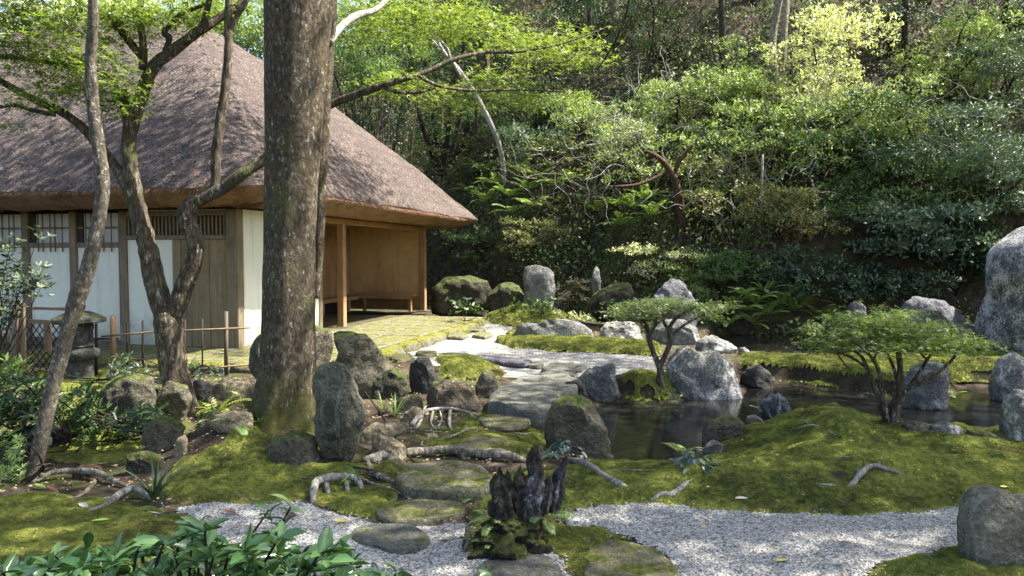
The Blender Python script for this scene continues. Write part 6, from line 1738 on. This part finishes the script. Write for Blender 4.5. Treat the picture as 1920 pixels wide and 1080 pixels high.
root('long thin bent stick leaning over the slab beside the standing stone', [(684, 766, 1.5, .22), (710, 800, 1.8, .15), (740, 838, 2, .08), (772, 872, 2.2, .02), (800, 882, 2.4), (834, 885, 2)], MB_DARK, 'stick', .6, 5, 6, 'stick', .04)
root('thin brown stick across the thick mossy slab', [(805, 898, 1.6, .03), (830, 890, 1.6, .03), (856, 882, 1.2, .03)], MB_RED, 'stick', .6, 4, 6, 'stick', .04)
root('small twig on the moss left of the short root', [(1205, 905, 1.5), (1215, 912, 2), (1225, 902, 1.5, .02)], MB_WHITE, 'twig', .6, 4, 6, 'twig', .05)
root('twig at the right side of the moss field', [(1775, 902, 1.5), (1790, 895, 2), (1812, 897, 1.5)], MB_WHITE, 'twig', .6, 4, 6, 'twig', .05)
root('thin straight twig above the wavy root end', [(1730, 880, 1.5), (1745, 884, 1.5), (1758, 894, 1)], MB_WHITE, 'twig', .6, 4, 6, 'twig', .05)

# ------------------------------------------------------------------ the gnarled stump
g_ = G(965, 1035)
st = empty('tree_stump', g_, 'gnarled dark rotten stump wrapped in moss and small ferns', 'tree stump')
MS_D = rock_mat('rotten_wood', (.03, .024, .017), (.20, .165, .12), .6, .55, (.42, .41, .37), (.06, .07, .018), 5)
MS_G = rock_mat('grey_wood', (.05, .05, .05), (.25, .24, .23), .75, .1, (.5, .5, .52), (.04, .05, .015), 4)
def snag(name, pts_, rad_, mat, seed, n=48, sub=14, ridg=.36):
    """a splintered upright piece of rotten wood: vertical ridges, ragged top"""
    B = st.location
    P = [np.array(at(a, b, YS + dy)) - np.array(B) for a, b, dy in pts_]; R = [r * YS / FPX for r in rad_]
    pp, rr = catmull(P, R, sub); V, F = tube_geo(pp, rr, n, True, 0)
    V = np.array(V); m_ = len(pp); cen_ = np.repeat(np.array(pp), n, 0); an = np.tile(np.arange(n) * 2 * PI / n, m_)
    tt = np.repeat(np.linspace(0, 1, m_), n)
    k = fbm(np.cos(an) * 2.6, np.sin(an) * 2.6, V[:, 2] * 3.5 + seed, seed, 4)
    k2 = fbm(V[:, 0] * 40, V[:, 1] * 40, V[:, 2] * 24, seed + 3, 3)
    V = cen_ + (V - cen_) * (1 + ridg * k + .24 * k2)[:, None]
    V[:, 2] += np.where(tt > .8, .05 * fbm(np.cos(an) * 3.5, np.sin(an) * 3.5, 0, seed + 8, 3) * (tt - .8) / .2, 0)
    mb = MB(); mb.add(V, F); mb.build(name, mat, st, True, fixn=False)
YS = g_.y
M_SM = rock_mat('stump_moss', (.02, .018, .012), (.07, .06, .035), .1, .75, mosscol=(.10, .11, .022), scale=4)
snag('mossy_foot', [(962, 1062, .08), (960, 1030, .06), (958, 1000, .07), (958, 970, .09), (960, 945, .10)], [82, 78, 66, 50, 28], M_SM, 1, 56, 8, .22)
snag('trunk', [(958, 1010, .08), (952, 960, .08), (945, 915, .08), (938, 885, .08), (936, 866, .08)], [40, 34, 27, 21, 12], MS_D, 2)
snag('trunk', [(985, 1000, .10), (984, 950, .10), (982, 910, .10), (984, 880, .10)], [34, 28, 24, 15], MS_D, 3)
snag('spire', [(1005, 960, .16), (1008, 905, .17), (1006, 865, .18), (1003, 835, .19), (1007, 812, .2)], [20, 17, 16, 13, 8], MS_D, 4)
snag('grey_spur', [(1040, 950, .18), (1048, 915, .19), (1054, 880, .2), (1062, 858, .2), (1068, 842, .2)], [15, 16, 14, 10, 4], MS_G, 5)
snag('grey_spur', [(1000, 960, .06), (1002, 920, .05), (1008, 890, .06), (1018, 868, .08)], [17, 20, 17, 8], MS_G, 6, 40, 12)
snag('grey_spur', [(1024, 950, .10), (1028, 915, .10), (1034, 892, .12), (1036, 880, .12)], [12, 13, 10, 5], MS_G, 9, 36, 10)
snag('splinter', [(975, 890, .05), (972, 872, .05), (976, 860, .05)], [10, 8, 3], MS_D, 7, 16, 5)
st.scale = (.92, .92, .86)
o = rock([(140, 892), (142, 876), (152, 870), (178, 869), (192, 878), (196, 894), (180, 900), (155, 900)], MB_RED, 'small reddish sawn stump under the left bushes', .9, 'tree_stump', 'tree stump', boxy=.55)

# ------------------------------------------------------------------ fallen leaves, one by one
def dead_leaf_mat(n, c): 
    m, nt, b = newmat(n); b.inputs['Base Color'].default_value = (*c, 1); b.inputs['Roughness'].default_value = .5; return m
MD = {'red brown': dead_leaf_mat('dead_red', (.19, .075, .045)), 'yellow': dead_leaf_mat('dead_yellow', (.55, .42, .04)), 'pale pink': dead_leaf_mat('dead_pink', (.42, .27, .22)), 'green': dead_leaf_mat('fallen_green', (.22, .32, .06)), 'grey': dead_leaf_mat('dead_grey', (.30, .27, .24)), 'dark brown': dead_leaf_mat('dead_brown', (.09, .05, .035))}
def curled():
    V = []; F = []; n = 8
    for i in range(n + 1):
        t = i / n; w = .19 * math.sin(PI * min(1, t * 1.02 + .01)) ** .8
        for s in (-1, -.5, 0, .5, 1): V.append((t - .5, s * w, .10 * abs(s) * w * 4 + .18 * (t - .5) ** 2))
    for i in range(n):
        for j in range(4): F.append((i * 5 + j, i * 5 + j + 1, (i + 1) * 5 + j + 1, (i + 1) * 5 + j))
    return V, F
cv, cf = curled(); LM = {}
for k, m in MD.items():
    LM[k] = fast_mesh('fallen_leaf', cv, cf, smooth_sh=True); LM[k].materials.append(m)
for px, py, c, L, lb in [
    (190, 984, 'green', 34, 'green leaf with yellow edge lying on the lower left moss'), (290, 970, 'grey', 26, 'pale leaf on the lower left moss'), (157, 955, 'grey', 28, 'grey leaf near the forked root'),
    (75, 918, 'green', 28, 'olive leaf on the sunlit moss under the left bushes'), (100, 925, 'red brown', 26, 'rust coloured leaf beside the olive leaf'), (430, 968, 'red brown', 30, 'rust leaf at the gravel edge left'), (395, 972, 'grey', 28, 'greyish leaf at the gravel edge left'),
    (545, 972, 'dark brown', 30, 'crumpled dark leaf in the gravel above the glossy bush'), (640, 985, 'yellow', 24, 'yellow leaf in the gravel left of the oval stone'), (833, 1022, 'red brown', 24, 'red brown leaf in gravel left of the stump'), (843, 1000, 'pale pink', 18, 'pale pink leaf in gravel below the oval stone'),
    (932, 1037, 'red brown', 26, 'red brown leaf resting by the bottom stepping stone'), (1034, 1006, 'green', 24, 'light green leaf at the right foot of the stump'), (1170, 1037, 'dark brown', 24, 'dark curled leaf on the sunken stone'), (1223, 1038, 'dark brown', 34, 'large brown leaf on the sunken stone'),
    (1167, 942, 'pale pink', 24, 'pink leaf below the straight root end'), (1174, 912, 'red brown', 24, 'pink brown leaf beside the straight root'), (1282, 1016, 'red brown', 14, 'small red leaf in the right gravel'), (1320, 995, 'yellow', 14, 'pale yellow leaf in the right gravel'), (1357, 1049, 'red brown', 22, 'orange brown leaf in the right gravel'),
    (1466, 1060, 'yellow', 30, 'bright yellow leaf in the right gravel'), (1586, 1026, 'red brown', 26, 'brown leaf with stem in the right gravel'), (1522, 978, 'pale pink', 18, 'pale leaf at the far edge of the right gravel'), (1390, 942, 'grey', 34, 'grey weathered leaf at the moss front'), (1675, 830, 'dark brown', 12, 'tiny dark leaf high on the right moss'),
    (1885, 920, 'yellow', 18, 'yellow leaf beside the tan grey boulder'), (1150, 846, 'grey', 22, 'pale leaf at the pond edge'), (1020, 812, 'dark brown', 16, 'brown leaf on the moss above the long root'), (608, 880, 'pale pink', 12, 'tiny pink leaf on the left moss mound'), (575, 893, 'grey', 12, 'tiny grey leaf on the left moss mound')]:
    g_ = G(px, py); o = put('fallen_leaf', LM[c], None, None, (g_.x, g_.y, g_.z + .022), (rng.normal(0, .2), rng.normal(0, .2), rng.uniform(-.6, .6)))
    s_ = L * g_.y / FPX; o.scale = (s_, s_, s_); tag(o, lb, 'fallen leaf', 'leaves fallen in the garden')

# litter nobody would count
def litter():
    n = 44000; x = rng.uniform(-6, 8, n); y = 2.6 + 14 * rng.random(n) ** 1.3
    k = (np.abs(x) < y * .75 + .3); x, y = x[k], y[k]
    zn, dp, th = zones(x, y); s1 = sdf(POND, x, y)
    pr = np.where(zn == 0, .85, np.where(zn == 1, .22 + .5 * (fbm(x * 1.5, y * 1.5, 0, 5, 3) > .5), .015))
    yf = np.interp(x, _fx, _fy)
    k = (rng.random(len(x)) < pr) & (s1 > .02) & (y < yf + .5)
    x, y = x[k], y[k]; hl = [HI @ Vector((a, b, 0)) for a, b in zip(x, y)]
    k = np.array([not (h.x < 2.4 and h.y > -1.6) for h in hl]); x, y = x[k], y[k]; n = len(x)
    pos = np.column_stack([x, y, H(x, y) + .02])
    ax = rng.normal(0, 1, (n, 3)) * [1, 1, .15]
    o = leaf_obj('leaf_litter', [leaf_geo(pos, ax, np.array([0, 0, 1.]) + rng.normal(0, .3, (n, 3)), rng.uniform(.012, .04, n), T_DIA)], leaf_mat('litter', (.10, .055, .03), (.35, .25, .15), .1, .7, (.5, .45, .3)))
    tag(o, 'small dry leaves and needles strewn over the bare soil', kind='stuff')
litter()

def stray():
    V, F = [], []
    n = 60000; x = rng.uniform(-3, 4.5, n); y = rng.uniform(2.8, 6.6, n)
    zn, dp, th = zones(x, y); d = np.full(n, 9.)
    for p in GRAV: d = np.minimum(d, sdf(p, x, y))
    k = (zn != 2) & (d < .35) & (rng.random(n) < .28 * np.exp(-np.clip(d, 0, 1) / .07) + .006)
    x, y = x[k], y[k]; z = H(x, y) + .012; m = len(x)
    t = np.array([[1, 0, 0], [0, 1, 0], [-1, 0, 0], [0, -1, 0], [0, 0, .8], [0, 0, -.8]], float)
    f = np.array([[0, 1, 4], [1, 2, 4], [2, 3, 4], [3, 0, 4], [1, 0, 5], [2, 1, 5], [3, 2, 5], [0, 3, 5]])
    a = rng.uniform(0, 6.28, m); s_ = rng.uniform(.004, .008, (m, 1))
    P_ = np.repeat(t[None], m, 0) * rng.uniform(.6, 1.3, (m, 6, 1)) * s_[:, None]
    X = P_[..., 0] * np.cos(a)[:, None] - P_[..., 1] * np.sin(a)[:, None]; Y = P_[..., 0] * np.sin(a)[:, None] + P_[..., 1] * np.cos(a)[:, None]
    V = np.stack([X + x[:, None], Y + y[:, None], P_[..., 2] + z[:, None]], -1).reshape(-1, 3)
    F = (f[None] + (np.arange(m) * 6)[:, None, None]).reshape(-1, 3)
    o = put('stray_gravel', fast_mesh('stray_gravel', V, F), M_GRAV); tag(o, 'loose gravel grains spilled onto the moss edges', kind='stuff')
stray()

# ------------------------------------------------------------------ glossy bush close to the viewer
def big_leaf():
    V = []; F = []; n = 7; w0 = .21
    for i in range(n + 1):
        t = i / n; w = w0 * math.sin(PI * (t * .97 + .015)) ** .75
        z = .05 * math.sin(PI * t) - .22 * t * t
        for s in (-1, -.5, 0, .5, 1): V.append((t, s * w, z + abs(s) * w * .42 - .02 * (s == 0)))
    for i in range(n):
        for j in range(4): F.append((i * 5 + j, i * 5 + j + 1, (i + 1) * 5 + j + 1, (i + 1) * 5 + j))
    return fast_mesh('leaf', V, F, attr={'rnd': rng.random(len(V))}, smooth_sh=True)
def gloss_mat():
    m, nt, b = newmat('glossy_leaf')
    r = nt.nodes.new('ShaderNodeObjectInfo').outputs['Random']
    tc = nt.nodes.new('ShaderNodeTexCoord').outputs['Object']
    c = ramp(nt, r, [(0, (.05, .115, .03)), (.6, (.13, .24, .065)), (1, (.27, .38, .09))])
    sx = nt.nodes.new('ShaderNodeSeparateXYZ'); nt.links.new(tc, sx.inputs[0])
    rib = mrange(nt, mth(nt, 'ABSOLUTE', sx.outputs[1]), 0, .012, 1, 0)
    c = mix(nt, mth(nt, 'MULTIPLY', rib, .6), c, (.16, .26, .09))
    nt.links.new(c, b.inputs['Base Color']); b.inputs['Roughness'].default_value = .22; b.inputs['Specular IOR Level'].default_value = .65
    b.inputs['Coat Weight'].default_value = .3; b.inputs['Coat Roughness'].default_value = .12
    t = nt.nodes.new('ShaderNodeBsdfTranslucent'); nt.links.new(c, t.inputs[0]); ms = nt.nodes.new('ShaderNodeMixShader'); ms.inputs[0].default_value = .15
    nt.links.new(b.outputs[0], ms.inputs[1]); nt.links.new(t.outputs[0], ms.inputs[2]); nt.links.new(ms.outputs[0], nt.nodes['Material Output'].inputs[0])
    bump(nt, noise(nt, tc, 18, 3), b, .12, .02)
    return m
M_GL = gloss_mat()
me_gl = big_leaf(); me_gl.materials.append(M_GL)
def glossy_bush(label, tips, base, stuff_n=0):
    t = empty('glossy_bush', base, label, 'bush'); B = np.array(base)
    stems = MB(); cnt = 0; extra = []
    for px, py, Y, n in tips:
        p = np.array(at(px, py, Y)) - B
        d = p * np.array([.5, .5, 1.0]); d /= np.linalg.norm(d); d = d + rng.normal(0, .3, 3) + np.array([0, 0, .35]); d /= np.linalg.norm(d)
        mid = p * .55 + rng.normal(0, .04, 3); pp, rr = catmull([p * .12, mid, p], [.007, .005, .0025], 5); stems.tube(pp, rr, 6, False, .05)
        for i in range(n):
            a = i * 2.4 + rng.uniform(0, 1); u = np.cross(d, [0, 1, .2]); u /= np.linalg.norm(u); w = np.cross(d, u)
            ax = (u * math.cos(a) + w * math.sin(a)) * 1.0 + d * rng.uniform(.1, .8); ax /= np.linalg.norm(ax)
            nn = d - ax * d.dot(ax) + rng.normal(0, .15, 3); nn -= ax * nn.dot(ax); nn /= np.linalg.norm(nn); bb = np.cross(nn, ax)
            pos = p - d * .012 * i
            s_ = rng.uniform(.042, .075)
            o = put('leaf', me_gl, None, t)
            o.matrix_basis = Matrix([[ax[0] * s_, bb[0] * s_, nn[0] * s_, pos[0]], [ax[1] * s_, bb[1] * s_, nn[1] * s_, pos[1]], [ax[2] * s_, bb[2] * s_, nn[2] * s_, pos[2]], [0, 0, 0, 1]])
            cnt += 1
    if stuff_n:      # leaves past the first three hundred, deeper in the bush
        g = []
        for i in range(stuff_n):
            px = rng.uniform(-30, 770); yt = np.interp(px, [a for a, b in top], [b for a, b in top]); py = yt + 40 + (1180 - yt) * rng.random()
            p = np.array(at(px, py, 1.7 + .9 * rng.random())); d = np.array([rng.normal(0, .4), rng.normal(0, .4), 1.0]); n = 6
            ax = nrm(rng.normal(0, 1, (n, 3)) * [1, 1, .35] + d * .35); g.append(leaf_geo(np.tile(p, (n, 1)), ax, np.tile(d, (n, 1)) + rng.normal(0, .2, (n, 3)), rng.uniform(.042, .075, n), tmpl_oval(.42, .2)))
            if i % 2 == 0:
                q = p - B; pp, rr = catmull([q * .1, q * .6 + rng.normal(0, .03, 3), q], [.006, .005, .003], 4); stems.tube(pp, rr, 5, False)
        leaf_obj('inner_leaves', g, ML_GLOSS, t, tuple(B))['kind'] = 'stuff'
    stems.build('stem', MB_DARK, t, True, fixn=False)
    return t
tips = []
top = [(-20, 1030), (60, 1022), (130, 1020), (200, 985), (260, 985), (330, 962), (400, 950), (440, 960), (520, 935), (560, 990), (620, 1000), (680, 1020), (745, 1060), (780, 1090)]
for i in range(48):
    px = rng.uniform(-20, 760); yt = np.interp(px, [a for a, b in top], [b for a, b in top]); py = yt + 14 + (1110 - yt) * rng.random() ** .8
    tips.append((px, py, 1.8 + .5 * rng.random() + .25 * (1100 - py) / 150, 6))
tips += [(505, 955, 2.2, 4), (545, 950, 2.2, 3)]
glossy_bush('glossy evergreen bush filling the lower left corner', tips, (-.95, 2.0, .1), 420)
glossy_bush('single glossy sprig poking up at the bottom middle', [(925, 1082, 1.9, 5), (895, 1100, 1.9, 4)], (-.06, 1.95, .1))

# near maple twig hanging dark at the top
tw = empty('hanging_maple_twig', at(1190, -120, 3.2), 'dark maple twig with large leaves hanging in from the top edge', 'branch'); B = np.array(tw.location)
mb = MB(); 
for L in ([(1190, -120), (1185, -40), (1170, 40), (1140, 100), (1120, 130)], [(1190, -80), (1225, 20), (1215, 120), (1190, 180)], [(1170, -80), (1120, -20), (1080, 5)]):
    pp, rr = catmull([np.array(at(a, b, 3.2)) - B for a, b in L], [.006] + [.004] * (len(L) - 2) + [.002], 5); mb.tube(pp, rr, 5, False)
mb.build('stem', MB_DARK, tw, True, fixn=False)
v, f = tmpl_star(5); me_ml = fast_mesh('leaf', v, f, attr={'rnd': rng.random(len(v))}); me_ml.materials.append(leaf_mat('leaf_maple_near', (.03, .07, .015), (.06, .13, .02), .4))
for px, py in [(1130, 20), (1160, 45), (1185, 20), (1205, 50), (1215, 85), (1190, 75), (1140, 75), (1125, 110), (1160, 110), (1110, 130), (1230, 60), (1180, 180), (1200, 200), (1170, 205), (1150, 5), (1225, 10), (1245, 30), (1110, 5), (1090, 15), (1195, 130), (1215, 150)]:
    o = put('leaf', me_ml, None, tw, tuple(np.array(at(px, py, 3.2 + rng.normal(0, .08))) - B), (rng.normal(.9, .5), rng.normal(0, .4), rng.uniform(0, 6.28))); s_ = rng.uniform(.035, .055); o.scale = (s_,) * 3
